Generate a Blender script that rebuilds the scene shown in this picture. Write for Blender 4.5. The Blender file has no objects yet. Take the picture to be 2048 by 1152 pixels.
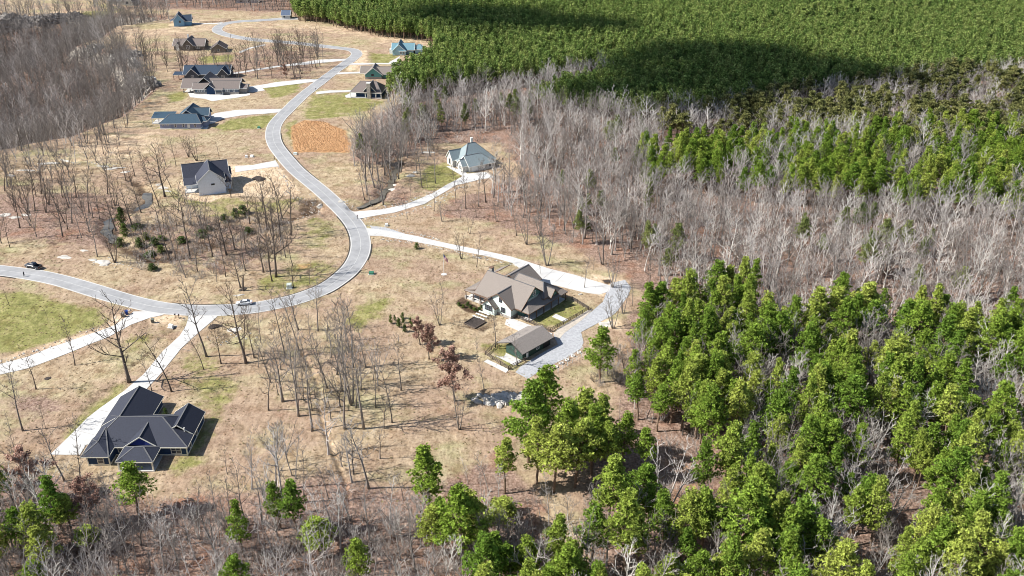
import bpy, math, random
import numpy as np
from mathutils import Vector, Matrix
from mathutils.geometry import delaunay_2d_cdt
random.seed(7); RNG = np.random.default_rng(11)
SC = bpy.context.scene; COL = SC.collection
R = math.radians

# ------------------------------------------------------------ camera, sky, sun, exposure
CAMH, PITCH, FPX = 135.0, R(27.3), 1850.0
cam_d = bpy.data.cameras.new('camera'); cam = bpy.data.objects.new('camera', cam_d); COL.objects.link(cam)
cam.location = (0, 0, CAMH); cam.rotation_euler = (R(90) - PITCH, 0, 0)
cam_d.sensor_width = 36; cam_d.lens = FPX / 2048 * 36; cam_d.clip_start = 1; cam_d.clip_end = 12000
SC.camera = cam
SUN_EL, SUN_AZ = R(42), R(8)          # light travels towards +x, turned SUN_AZ towards +y
W = bpy.data.worlds.new('World'); SC.world = W; W.use_nodes = True
wn = W.node_tree.nodes; wl = W.node_tree.links
sky = wn.new('ShaderNodeTexSky'); sky.sky_type = 'NISHITA'; sky.sun_disc = False
sky.sun_elevation = SUN_EL; sky.sun_rotation = R(262); sky.altitude = 300
wl.new(sky.outputs[0], wn['Background'].inputs['Color']); wn['Background'].inputs['Strength'].default_value = 0.08
sun_d = bpy.data.lights.new('sun', 'SUN'); sun_d.energy = 5.0; sun_d.angle = R(0.5); sun_d.color = (1, .965, .90)
sun = bpy.data.objects.new('sun', sun_d); COL.objects.link(sun)
LDIR = Vector((math.cos(SUN_AZ)*math.cos(SUN_EL), math.sin(SUN_AZ)*math.cos(SUN_EL), -math.sin(SUN_EL)))
sun.rotation_euler = LDIR.to_track_quat('-Z', 'Y').to_euler(); sun.location = (0, 0, 300)
VS = SC.view_settings; VS.view_transform = 'Standard'; VS.look = 'None'; VS.gamma = 1; VS.use_curve_mapping = False
VS.exposure = 0.78
SC.cycles.filter_width = 0.95; SC.cycles.max_bounces = 5; SC.cycles.diffuse_bounces = 2; SC.cycles.transparent_max_bounces = 4

# ------------------------------------------------------------ place on the ground that a pixel of the photo shows
CT, ST = math.cos(PITCH), math.sin(PITCH)
def G0(px, py, z=0.0):
    x = (px-1024)/FPX; y = (576-py)/FPX
    d = (x, CT+y*ST, -ST+y*CT); t = (CAMH-z)/-d[2]
    return np.array((d[0]*t, d[1]*t))
def project(X, Y, Z):
    Z = Z-CAMH; a = Y*CT-Z*ST; u = Y*ST+Z*CT
    return 1024+FPX*X/a, 576-FPX*u/a
def poly0(pts): return np.array([G0(*p) for p in pts])

def seg_dist(x, y, pl, closed=False):
    pl = np.asarray(pl); n = len(pl); best = np.full(x.shape, 1e9)
    for i in range(n if closed else n-1):
        a, b = pl[i], pl[(i+1) % n]; ab = b-a; L = max(ab @ ab, 1e-9)
        t = np.clip(((x-a[0])*ab[0]+(y-a[1])*ab[1])/L, 0, 1)
        best = np.minimum(best, np.hypot(x-a[0]-t*ab[0], y-a[1]-t*ab[1]))
    return best
def inside(x, y, pl):
    pl = np.asarray(pl); c = np.zeros(x.shape, bool); n = len(pl); j = n-1
    for i in range(n):
        xi, yi = pl[i]; xj, yj = pl[j]
        if yi != yj:
            c ^= ((yi > y) != (yj > y)) & (x < (xj-xi)*(y-yi)/(yj-yi)+xi)
        j = i
    return c
def sd(x, y, pl):                     # >0 inside
    d = seg_dist(x, y, pl, True); return np.where(inside(x, y, pl), d, -d)
def sstep(v): v = np.clip(v, 0, 1); return v*v*(3-2*v)

VALLEY = poly0([(-900,330),(0,300),(75,285),(150,272),(215,245),(255,232),(275,215),(300,195),(322,174),(300,160),(270,150),
   (262,128),(250,108),(200,92),(165,88),(215,72),(240,52),(300,44),(345,38),(330,30),(180,26),(50,28),(0,27),(-900,30)])
CREEKS = [poly0([(800,318),(788,345),(784,360),(774,376),(759,393),(737,405),(712,412)]),
          poly0([(632,418),(590,432),(520,455),(470,475),(420,492),(360,512),(310,518),(280,505),(250,495),(228,478),(214,458),(216,440),(236,426),(262,420),(286,410),(298,396),(284,378),(268,365)])]
CREEK_W = [1.6, 1.7]
DITCHES = [(poly0([(600,700),(622,735),(640,780),(640,820),(650,860),(668,905),(690,960),(700,1010)]), .55, 1.1),
           (poly0([(10,514),(60,505),(100,490),(140,476),(200,468)]), .45, .8),
           (poly0([(350,655),(325,675),(300,700),(260,735)]), .5, .9)]
def H(x, y):
    x = np.asarray(x, float); y = np.asarray(y, float)
    h = .18*np.sin(x*.11+1.3)*np.sin(y*.09+.4)+.12*np.sin(x*.05-y*.13)+.05*np.sin(x*.4+y*.3)
    m = (x < -100) & (y > 330) & (x > -2500)
    if m.any():
        d = np.zeros(x.shape); d[m] = np.clip(sd(x[m], y[m], VALLEY), 0, 400)
        h = h-15*sstep(d/22)-22*sstep((d-12)/110)
    for c, w in zip(CREEKS, CREEK_W):
        m = (x > c[:,0].min()-9) & (x < c[:,0].max()+9) & (y > c[:,1].min()-9) & (y < c[:,1].max()+9)
        if m.any():
            d = seg_dist(x[m], y[m], c); h = np.array(h); h[m] -= 1.1*sstep(1-(d-w)/3.2)
    for c, dep, w in DITCHES:
        m = (x > c[:,0].min()-4) & (x < c[:,0].max()+4) & (y > c[:,1].min()-4) & (y < c[:,1].max()+4)
        if m.any():
            d = seg_dist(x[m], y[m], c); h = np.array(h); h[m] -= dep*sstep(1-d/w)
    return h
def Hs(x, y): return float(H(np.array([x]), np.array([y]))[0])
def G(px, py):                        # first hit of the pixel's ray with the ground
    x = (px-1024)/FPX; y = (576-py)/FPX; dz = ST-y*CT; dy = CT+y*ST
    t0 = (CAMH-1)/dz; ts = t0+np.arange(0, 420, .5)
    z = CAMH-dz*ts; hh = H(x*ts, dy*ts); k = np.argmax(z <= hh)
    if z[k] > hh[k]: k = 0
    return float(x*ts[k]), float(dy*ts[k]), float(hh[k])

# ------------------------------------------------------------ materials
def mat(name, col, rough=.8, var=0.0, scale=3.0, obj_var=0.0, bump=0.0, spec=.3, attr=None, metal=0, detail=4):
    m = bpy.data.materials.new(name); m.use_nodes = True; nt = m.node_tree; N = nt.nodes; L = nt.links
    b = N['Principled BSDF']; b.inputs['Roughness'].default_value = rough; b.inputs['Specular IOR Level'].default_value = spec
    b.inputs['Metallic'].default_value = metal
    c = N.new('ShaderNodeRGB'); c.outputs[0].default_value = (*col, 1); out = c.outputs[0]
    def val(src, lo, hi):
        nonlocal out
        mr = N.new('ShaderNodeMapRange'); mr.inputs['To Min'].default_value = lo; mr.inputs['To Max'].default_value = hi
        L.new(src, mr.inputs['Value'])
        mx = N.new('ShaderNodeVectorMath'); mx.operation = 'SCALE'; L.new(out, mx.inputs[0]); L.new(mr.outputs[0], mx.inputs['Scale']); out = mx.outputs[0]
        return mr
    if var or bump:
        tc = N.new('ShaderNodeTexCoord'); no = N.new('ShaderNodeTexNoise'); no.inputs['Scale'].default_value = scale
        no.inputs['Detail'].default_value = detail; no.inputs['Roughness'].default_value = .65; L.new(tc.outputs['Object'], no.inputs['Vector'])
    if var:
        mr = val(no.outputs['Fac'], 1-var, 1+var); mr.inputs['From Min'].default_value = .3; mr.inputs['From Max'].default_value = .7
    if attr:
        at = N.new('ShaderNodeAttribute'); at.attribute_name = attr; val(at.outputs['Fac'], .65, 1.4)
    if obj_var:
        oi = N.new('ShaderNodeObjectInfo'); val(oi.outputs['Random'], 1-obj_var, 1+obj_var)
    if bump:
        bp = N.new('ShaderNodeBump'); bp.inputs['Strength'].default_value = bump; bp.inputs['Distance'].default_value = .2
        L.new(no.outputs['Fac'], bp.inputs['Height']); L.new(bp.outputs[0], b.inputs['Normal'])
    L.new(out, b.inputs['Base Color'])
    return m

def foliage(name, c1, c2, c3):
    m = bpy.data.materials.new(name); m.use_nodes = True; nt = m.node_tree; N = nt.nodes; L = nt.links
    N.remove(N['Principled BSDF'])
    oi = N.new('ShaderNodeObjectInfo'); cr = N.new('ShaderNodeValToRGB'); L.new(oi.outputs['Random'], cr.inputs[0])
    e = cr.color_ramp.elements; e[0].color = (*c1, 1); e[1].color = (*c3, 1); k = e.new(.5); k.color = (*c2, 1)
    at = N.new('ShaderNodeAttribute'); at.attribute_name = 'tone'
    mr = N.new('ShaderNodeMapRange'); mr.inputs['To Min'].default_value = .38; mr.inputs['To Max'].default_value = 1.75; L.new(at.outputs['Fac'], mr.inputs[0])
    mx = N.new('ShaderNodeVectorMath'); mx.operation = 'SCALE'; L.new(cr.outputs[0], mx.inputs[0]); L.new(mr.outputs[0], mx.inputs['Scale'])
    d = N.new('ShaderNodeBsdfDiffuse'); t = N.new('ShaderNodeBsdfTranslucent'); ms = N.new('ShaderNodeMixShader'); ms.inputs[0].default_value = .42
    L.new(mx.outputs[0], d.inputs[0]); L.new(mx.outputs[0], t.inputs[0]); L.new(d.outputs[0], ms.inputs[1]); L.new(t.outputs[0], ms.inputs[2])
    L.new(ms.outputs[0], N['Material Output'].inputs['Surface'])
    return m

M = {}
M['asphalt'] = mat('weathered_asphalt', (.30,.30,.305), .9, .17, .22, detail=6)
M['asphalt_seam'] = mat('seam_line', (.42,.42,.41), .9, .15, 1)
M['kerb'] = mat('kerb_concrete', (.48,.47,.45), .9, .08, 1)
M['dark_edge'] = mat('dark_edge_strip', (.05,.045,.04), .95, .3, 2)
M['concrete'] = mat('concrete', (.50,.49,.475), .9, .11, .25, detail=6)
M['gravel'] = mat('gravel', (.36,.365,.38), .95, .25, 1.6, bump=.6, detail=8)
M['pale_gravel'] = mat('pale_gravel', (.44,.39,.33), .95, .2, 1.2, bump=.5)
M['water'] = mat('creek_water', (.12,.105,.08), .2, .3, .3, spec=.8)
M['pine_bark'] = mat('pine_bark', (.20,.14,.10), .9, .3, 2, obj_var=.2)
M['dark_bark'] = mat('dark_bark', (.135,.108,.09), .9, .25, 1.5, obj_var=.35)
M['pale_bark'] = mat('pale_bark', (.385,.35,.325), .9, .25, 1.2, obj_var=.45)
M['white_bark'] = mat('white_bark', (.58,.545,.50), .9, .2, 1.2, obj_var=.22)
M['grey_bark'] = mat('grey_bark', (.21,.185,.165), .9, .25, 1.2, obj_var=.35)
M['needles'] = foliage('pine_needles', (.165,.265,.045), (.255,.35,.06), (.41,.455,.11))
M['dark_needles'] = foliage('dark_needles', (.17,.215,.08), (.225,.265,.09), (.28,.31,.115))
M['olive_needles'] = foliage('olive_needles', (.17,.185,.075), (.22,.225,.085), (.28,.275,.11))
M['far_needles'] = foliage('plantation_needles', (.165,.245,.07), (.235,.31,.09), (.33,.385,.13))
M['cedar'] = foliage('cedar_foliage', (.08,.12,.04), (.11,.16,.05), (.17,.21,.06))
M['dead_leaf'] = foliage('dead_leaves', (.34,.215,.17), (.39,.25,.20), (.45,.30,.24))
M['rock'] = mat('rock', (.47,.44,.395), .9, .35, .6, bump=.4, detail=8, obj_var=.15)
M['dark_rock'] = mat('dark_rock', (.27,.245,.22), .9, .6, .35, bump=1, detail=8)
M['black'] = mat('black_trim', (.02,.02,.022), .5)
M['white'] = mat('white_trim', (.78,.77,.73), .6)
M['cream'] = mat('cream_trim', (.74,.71,.60), .6)
M['glass'] = mat('window_glass', (.05,.06,.08), .08, spec=.8)
M['fence_wood'] = mat('fence_wood', (.11,.085,.07), .8, .3, 2)
M['post_wood'] = mat('post_wood', (.16,.10,.07), .8, .2, 2)
M['timber'] = mat('timber', (.50,.38,.24), .8, .2, 2)
M['mulch'] = mat('dark_mulch', (.05,.04,.035), .95, .4, 2, bump=.5)
M['stone_wall'] = mat('stone_wall', (.33,.30,.27), .9, .35, 2.5, bump=.6)
M['ridge'] = mat('ridge_cap', (.12,.12,.125), .8, .2, 2)
M['tyre'] = mat('tyre', (.02,.02,.02), .85)
M['chrome'] = mat('wheel_metal', (.5,.5,.52), .3, metal=.8)
def roofmat(n, c, v=.28): return mat(n, tuple(q_*.82 for q_ in c), .75, v, 4.5, spec=.35, detail=3)

# ------------------------------------------------------------ mesh helpers
def mesh(name, v, f, mats, mi=None, smooth=False):
    me = bpy.data.meshes.new(name)
    me.from_pydata([tuple(map(float, p)) for p in v], [], f)
    for m in (mats if isinstance(mats, (list, tuple)) else [mats]): me.materials.append(m)
    if mi is not None: me.polygons.foreach_set('material_index', np.array(mi, dtype=np.int32))
    if smooth: me.polygons.foreach_set('use_smooth', np.ones(len(f), dtype=bool))
    me.update(); return me
def tag(o, label=None, cat=None, group=None, kind=None):
    if label: o['label'] = label
    if cat: o['category'] = cat
    if group: o['group'] = group
    if kind: o['kind'] = kind
    return o
def link(name, me, parent=None, loc=(0,0,0), rz=0):
    o = bpy.data.objects.new(name, me); COL.objects.link(o); o.location = loc; o.rotation_euler[2] = rz
    if parent: o.parent = parent
    return o
def empty(name, label, cat, loc=(0,0,0), rz=0, group=None):
    o = bpy.data.objects.new(name, None); COL.objects.link(o); o.location = loc; o.rotation_euler = (0,0,rz)
    o.empty_display_size = .5
    return tag(o, label, cat, group)
class MB:
    def __init__(s): s.v = []; s.f = []
    def add(s, v, f):
        b = len(s.v); s.v += [tuple(p) for p in v]; s.f += [tuple(i+b for i in q) for q in f]; return s
    def box(s, x0, x1, y0, y1, z0, z1):
        return s.add([(x0,y0,z0),(x1,y0,z0),(x1,y1,z0),(x0,y1,z0),(x0,y0,z1),(x1,y0,z1),(x1,y1,z1),(x0,y1,z1)],
            [(0,3,2,1),(4,5,6,7),(0,1,5,4),(1,2,6,5),(2,3,7,6),(3,0,4,7)])
    def beam(s, p, q, w, h):
        p = Vector(p); q = Vector(q); d = (q-p).normalized(); up = Vector((0,0,1))
        if abs(d.z) > .95: up = Vector((0,1,0))
        sx = d.cross(up).normalized()*w/2; sz = sx.cross(d).normalized()*h/2
        return s.add([p-sx-sz,p+sx-sz,p+sx+sz,p-sx+sz,q-sx-sz,q+sx-sz,q+sx+sz,q-sx+sz],
            [(0,1,2,3),(7,6,5,4),(0,4,5,1),(1,5,6,2),(2,6,7,3),(3,7,4,0)])
    def tube(s, pts, rad, n=6, cap=True):
        ring = []; P = [Vector(p) for p in pts]; b = len(s.v)
        for i, p in enumerate(P):
            d = (P[min(i+1, len(P)-1)]-P[max(i-1, 0)]).normalized(); a = d.orthogonal().normalized() if abs(d.z) < .9 else Vector((1,0,0))
            a = (a-d*a.dot(d)).normalized(); c = d.cross(a)
            for k in range(n):
                t = 2*math.pi*k/n; s.v.append(tuple(p+(a*math.cos(t)+c*math.sin(t))*rad[i]))
        for i in range(len(P)-1):
            for k in range(n):
                s.f.append((b+i*n+k, b+i*n+(k+1) % n, b+(i+1)*n+(k+1) % n, b+(i+1)*n+k))
        if cap: s.f.append(tuple(b+(len(P)-1)*n+k for k in range(n))); s.f.append(tuple(b+k for k in reversed(range(n))))
        return s
    def build(s, name, m, parent=None, loc=(0,0,0), smooth=False): return link(name, mesh(name, s.v, s.f, m, smooth=smooth), parent, loc)

# ------------------------------------------------------------ terrain
def terrain():
    th = np.concatenate([np.linspace(-180, -45, 28)[:-1], np.linspace(-45, -36, 30)[:-1], np.linspace(-36, 36, 620), np.linspace(36, 45, 30)[1:], np.linspace(45, 180, 28)[1:-1]])
    r = [2., 15, 40, 70, 95, 110, 122]
    while r[-1] < 1000: r.append(r[-1]*1.0055)
    while r[-1] < 9000: r.append(r[-1]*1.12)
    r = np.array(r); T, Rr = np.meshgrid(np.radians(th), r, indexing='ij')
    x = Rr*np.sin(T); y = Rr*np.cos(T); z = H(x.ravel(), y.ravel()).reshape(x.shape)
    nt, nr = x.shape; co = np.stack([x, y, z], -1).reshape(-1, 3)
    idx = np.arange(nt*nr).reshape(nt, nr); a = idx; b = np.roll(idx, -1, 0)
    q = np.stack([a[:, :-1], b[:, :-1], b[:, 1:], a[:, 1:]], -1).reshape(-1, 4)[:, ::-1]
    # centre cap
    me = bpy.data.meshes.new('ground')
    nv = len(co); nq = len(q); me.vertices.add(nv); me.vertices.foreach_set('co', co.ravel().astype(np.float32))
    capn = nt; me.loops.add(nq*4+capn)
    me.loops.foreach_set('vertex_index', np.concatenate([q.ravel(), idx[::-1, 0]]).astype(np.int32))
    me.polygons.add(nq+1)
    me.polygons.foreach_set('loop_start', np.concatenate([np.arange(nq)*4, [nq*4]]).astype(np.int32))
    me.polygons.foreach_set('loop_total', np.concatenate([np.full(nq, 4), [capn]]).astype(np.int32))
    me.polygons.foreach_set('use_smooth', np.ones(nq+1, bool))
    me.update(calc_edges=True)
    X, Y = co[:, 0], co[:, 1]
    w = {k: np.zeros(nv) for k in ('green', 'litter', 'orange', 'bare', 'rock', 'mulch')}
    def paint(k, pts, soft=2.5, s=1.0, world=False):
        pl = np.array(pts) if world else poly0(pts); mn = pl.min(0)-soft*2; mx = pl.max(0)+soft*2
        m = (X > mn[0]) & (X < mx[0]) & (Y > mn[1]) & (Y < mx[1])
        if m.any(): w[k][m] = np.maximum(w[k][m], s*np.clip(.5+sd(X[m], Y[m], pl)/(2*soft), 0, 1))
    def line(k, pl, wd, s=1.0, soft=1.0):
        pl = np.asarray(pl); mn = pl.min(0)-wd-3; mx = pl.max(0)+wd+3
        m = (X > mn[0]) & (X < mx[0]) & (Y > mn[1]) & (Y < mx[1])
        w[k][m] = np.maximum(w[k][m], s*np.clip(.5+(wd-seg_dist(X[m], Y[m], pl))/(2*soft), 0, 1))
    for p, s in GREENS: paint('green', p, 3.5, s)
    for p, s in LITTERS: paint('litter', p, 6, s)
    for p, s in ORANGES: paint('orange', p, 2.0, s)
    for p, s in BARES: paint('bare', p, 1.6, s)
    for p, s in MULCH: paint('mulch', p, 1.0, s)
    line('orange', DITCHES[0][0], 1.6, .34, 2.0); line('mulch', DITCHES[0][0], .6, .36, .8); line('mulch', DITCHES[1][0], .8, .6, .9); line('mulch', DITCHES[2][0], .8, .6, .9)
    line('bare', DITCHES[0][0], 2.0, .25, 2)
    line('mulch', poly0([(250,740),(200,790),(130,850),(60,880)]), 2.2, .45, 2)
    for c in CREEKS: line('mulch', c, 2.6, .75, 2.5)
    vd = sd(X, Y, VALLEY)
    w['litter'] = np.maximum(w['litter'], np.clip((vd+2)/6, 0, 1)); w['mulch'] = np.maximum(w['mulch'], .4*np.clip(vd/20, 0, 1))
    w['rock'] = np.maximum(w['rock'], .8*np.clip(1-np.abs(vd-8)/9, 0, 1)*(X > -330)*(X < -120))
    far = (np.hypot(X, Y) > 1000); w['litter'][far] = 1; w['green'][far] = .7
    for nm, ks in (('cover_a', ('green', 'litter', 'orange')), ('cover_b', ('bare', 'rock', 'mulch'))):
        at = me.color_attributes.new(nm, 'FLOAT_COLOR', 'POINT')
        at.data.foreach_set('color', np.stack([w[ks[0]], w[ks[1]], w[ks[2]], np.ones(nv)], -1).ravel().astype(np.float32))
    # material
    m = bpy.data.materials.new('ground_cover'); m.use_nodes = True; nt_ = m.node_tree; N = nt_.nodes; L = nt_.links
    b = N['Principled BSDF']; b.inputs['Roughness'].default_value = .95; b.inputs['Specular IOR Level'].default_value = .15
    tc = N.new('ShaderNodeTexCoord')
    def noise(sc, det=5, ro=.6, stretch=None):
        n = N.new('ShaderNodeTexNoise'); n.inputs['Scale'].default_value = sc; n.inputs['Detail'].default_value = det; n.inputs['Roughness'].default_value = ro
        if stretch:
            mp = N.new('ShaderNodeMapping'); mp.inputs['Scale'].default_value = stretch; mp.inputs['Rotation'].default_value = (0, 0, .5)
            L.new(tc.outputs['Object'], mp.inputs[0]); L.new(mp.outputs[0], n.inputs['Vector'])
        else: L.new(tc.outputs['Object'], n.inputs['Vector'])
        return n.outputs['Fac']
    big = noise(.035, 5, .6); mid = noise(.28, 6, .7); fine = noise(1.5, 6, .75); streak = noise(.9, 5, .75, (1, .35, 1)); edge = noise(.16, 6, .7)
    def ramp(src, stops):
        r_ = N.new('ShaderNodeValToRGB'); L.new(src, r_.inputs[0]); e = r_.color_ramp.elements
        while len(e) < len(stops): e.new(.5)
        for i, (p, c) in enumerate(stops): e[i].position = p; e[i].color = (*c, 1)
        return r_.outputs[0]
    def mixc(f, a, b_, mode='MIX'):
        x_ = N.new('ShaderNodeMix'); x_.data_type = 'RGBA'; x_.blend_type = mode
        if isinstance(f, float): x_.inputs[0].default_value = f
        else: L.new(f, x_.inputs[0])
        L.new(a, x_.inputs[6]); L.new(b_, x_.inputs[7]); return x_.outputs[2]
    def math_(op, a, b_):
        x_ = N.new('ShaderNodeMath'); x_.operation = op
        for i, v in enumerate((a, b_)):
            if isinstance(v, (int, float)): x_.inputs[i].default_value = v
            else: L.new(v, x_.inputs[i])
        return x_.outputs[0]
    tan = ramp(mid, [(.28, (.19,.135,.085)), (.42, (.32,.24,.155)), (.55, (.41,.325,.215)), (.75, (.52,.43,.30))])
    tanb = ramp(mid, [(.3, (.22,.15,.105)), (.5, (.335,.24,.17)), (.75, (.44,.335,.245))])
    tang = ramp(mid, [(.3, (.20,.185,.09)), (.5, (.32,.295,.16)), (.75, (.43,.39,.235))])
    base = mixc(ramp(big, [(.42, (0,0,0)), (.56, (1,1,1))]), tan, tanb)
    base = mixc(ramp(noise(.05, 4, .6, (1, 1.3, 1)), [(.52, (0,0,0)), (.66, (.8,.8,.8))]), base, tang)
    greenc = ramp(mid, [(.28, (.13,.135,.045)), (.48, (.21,.205,.07)), (.72, (.36,.32,.15))])
    litc = ramp(fine, [(.25, (.09,.055,.04)), (.42, (.20,.13,.10)), (.58, (.31,.22,.175)), (.75, (.42,.32,.26))])
    lit2 = ramp(fine, [(.3, (.14,.065,.04)), (.55, (.29,.145,.09)), (.75, (.40,.23,.155))])
    litc = mixc(ramp(noise(.09, 5, .6), [(.52, (0,0,0)), (.7, (.85,.85,.85))]), litc, lit2)
    orac = ramp(mid, [(.3, (.36,.20,.10)), (.55, (.45,.255,.125)), (.75, (.50,.33,.19))])
    barec = ramp(mid, [(.25, (.42,.30,.19)), (.5, (.55,.42,.29)), (.75, (.64,.53,.40))])
    rockc = ramp(mid, [(.3, (.14,.12,.10)), (.5, (.32,.29,.25)), (.7, (.55,.51,.45))])
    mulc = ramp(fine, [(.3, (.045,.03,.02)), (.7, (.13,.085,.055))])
    A = N.new('ShaderNodeAttribute'); A.attribute_name = 'cover_a'; B = N.new('ShaderNodeAttribute'); B.attribute_name = 'cover_b'
    sa = N.new('ShaderNodeSeparateColor'); L.new(A.outputs['Color'], sa.inputs[0]); sb = N.new('ShaderNodeSeparateColor'); L.new(B.outputs['Color'], sb.inputs[0])
    def wt(src, nz=edge, gain=2.2, nk=1.5):      # weight broken up by noise
        a = math_('ADD', src, math_('MULTIPLY', math_('SUBTRACT', nz, .5), nk)); c_ = N.new('ShaderNodeMapRange'); c_.interpolation_type = 'SMOOTHSTEP'
        L.new(a, c_.inputs[0]); c_.inputs[1].default_value = .5-.5/gain; c_.inputs[2].default_value = .5+.5/gain
        return math_('MULTIPLY', c_.outputs[0], math_('MINIMUM', math_('MULTIPLY', src, 6), 1))
    col = mixc(wt(sa.outputs[1]), base, litc); col = mixc(wt(sa.outputs[0]), col, greenc); col = mixc(wt(sa.outputs[2]), col, orac)
    col = mixc(wt(sb.outputs[0]), col, barec); col = mixc(wt(sb.outputs[1]), col, rockc); col = mixc(wt(sb.outputs[2]), col, mulc)
    col = mixc(ramp(noise(.11, 6, .75), [(.52, (0,0,0)), (.62, (.55,.55,.55))]), col, mixc(1.0, col, ramp(mid, [(.3, (.60,.50,.44)), (.7, (.82,.74,.66))]), 'MULTIPLY'))
    # grain of stems and clods
    g1 = ramp(fine, [(.3, (.55,.53,.50)), (.5, (1,1,1)), (.7, (1.3,1.28,1.24))]); col = mixc(.75, col, mixc(1.0, col, g1, 'MULTIPLY'))
    g2 = ramp(streak, [(.34, (.60,.58,.54)), (.5, (1,1,1)), (.66, (1.22,1.22,1.20))]); col = mixc(.8, col, mixc(1.0, col, g2, 'MULTIPLY'))
    L.new(col, b.inputs['Base Color'])
    bp = N.new('ShaderNodeBump'); bp.inputs['Strength'].default_value = .9; bp.inputs['Distance'].default_value = .22
    L.new(math_('ADD', fine, math_('MULTIPLY', streak, .8)), bp.inputs['Height']); L.new(bp.outputs[0], b.inputs['Normal'])
    me.materials.append(m)
    return tag(link('ground', me), kind='structure')

GREENS = [
 ([(-80,585),(60,583),(130,600),(205,622),(222,640),(200,655),(120,680),(60,700),(0,712),(-80,722)], .85),
 ([(110,880),(160,830),(230,772),(255,742),(262,745),(248,790),(190,850),(140,890)], .8),
 ([(330,760),(420,740),(500,762),(470,800),(440,860),(410,930),(350,960),(330,930),(410,830),(380,780)], .62),
 ([(690,650),(710,610),(790,590),(770,635),(720,660)], .75),
 ([(425,252),(470,235),(560,228),(540,250),(530,258),(440,262)], .85),
 ([(575,245),(600,235),(620,190),(700,185),(775,205),(720,230),(650,238),(600,240),(588,300),(565,275)], .7),
 ([(830,370),(850,330),(890,325),(950,345),(910,365),(860,385)], .75),
 ([(500,560),(600,520),(680,520),(680,545),(600,590),(520,600)], .55),
 ([(335,190),(372,182),(374,196),(340,206)], 1.0),
 ([(395,112),(470,108),(465,125),(400,128)], .8),
 ([(735,105),(800,108),(800,130),(738,130)], .7),
 ([(520,170),(610,165),(600,185),(540,200)], .75),
 ([(270,250),(420,225),(420,262),(300,262)], .45),
 ([(300,380),(380,375),(520,400),(620,390),(600,420),(520,440),(420,440)], .5),
 ([(600,440),(650,420),(672,450),(660,500),(600,500)], .5),
 ([(1080,655),(1040,625),(1100,600),(1125,590),(1180,620),(1108,660)], .9),
 ([(960,690),(1030,680),(1060,705),(1022,740)], .9),
 ([(260,48),(345,45),(345,56),(280,62)], .6),
 ([(150,22),(260,18),(190,35),(150,32)], .7), ([(160,0),(180,0),(260,20),(200,18)], .5),
 ([(350,700),(420,690),(470,730),(420,770),(350,760)], .45), ([(220,690),(300,650),(340,660),(300,700),(240,735)], .5),
]
LITTERS = [
 ([(870,432),(905,398),(980,378),(1050,345),(1000,285),(860,290),(760,330),(700,322),(712,262),(790,210),(1000,110),(2400,-80),(2400,1500),(1200,1500),(1170,960),(1240,790),(1255,640),(1300,590),(1200,520),(1100,480),(980,445)], 1.0),
 ([(-400,950),(120,950),(300,1000),(500,985),(650,960),(860,985),(1010,900),(1090,1000),(1160,1500),(-400,1500)], 1.0),
 ([(-300,400),(200,380),(280,440),(220,500),(0,480),(-300,520)], .75),
 ([(250,450),(420,430),(560,460),(540,540),(400,560),(250,520)], .55),
 ([(0,770),(80,760),(160,800),(100,850),(0,840)], .6),
 ([(480,640),(640,640),(700,760),(620,860),(520,860)], .35),
 ([(340,110),(640,90),(640,165),(500,160),(330,160)], .55),
 ([(-400,-60),(2400,-200),(2400,0),(1000,8),(600,26),(300,18),(180,-4),(-400,-10)], .8),
 ([(700,400),(790,330),(830,400),(800,415)], .7),
]
ORANGES = [([(586,252),(610,241),(650,244),(690,262),(704,300),(700,306),(590,305),(583,275)], 1.15), 
 ([(595,527),(622,527),(620,538),(598,538)], .6), ([(1290,880),(1400,930),(1440,1050),(1360,1090),(1290,1000)], .35), ([(270,210),(330,185),(340,205),(290,225)], .3)]
BARES = [
 ([(378,345),(400,330),(470,330),(555,330),(602,386),(560,396),(450,391),(420,404),(370,398),(352,372)], 1.1),
 ([(262,620),(278,640),(255,655),(200,672),(60,708),(0,722),(0,712),(120,680),(205,652),(225,630)], .62),
 ([(300,632),(375,628),(378,640),(350,650),(300,650)], .8),
 ([(705,100),(735,100),(735,125),(700,145),(690,140)], .8), ([(690,150),(850,150),(850,125),(700,127)], .35),
 ([(1000,640),(1060,648),(1070,660),(1010,672)], .5), ([(1190,635),(1240,640),(1250,665),(1190,650)], .9),
 ([(200,30),(900,60),(860,120),(700,70),(500,55),(230,80)], .45),
 ([(-60,30),(180,20),(150,35),(-60,36)], .5), ([(640,355),(700,440),(745,500),(738,560),(690,600),(700,560),(715,500),(690,440),(650,400)], .35),
 ([(180,270),(330,262),(320,300),(200,330),(100,320)], .5), ([(1180,545),(1260,560),(1240,600),(1190,590)], .7),
 ([(1180,860),(1290,850),(1270,890),(1180,890)], .45), ([(440,1000),(520,950),(560,990),(480,1010)], .25),
]
MULCH = [([(912,605),(925,595),(965,620),(955,628),(930,622)], 1.1), ([(905,652),(945,628),(990,620),(1000,640),(968,668),(945,662)], .5),
 ([(1205,560),(1222,558),(1228,566),(1210,570)], 1), ([(290,480),(420,470),(460,500),(330,520)], .45), ([(590,400),(640,398),(640,415),(600,430)], .5),
 ([(420,660),(520,650),(520,700),(440,700)], .4), ([(270,470),(330,500),(330,520),(270,510)], .4)]
terrain()

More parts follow.
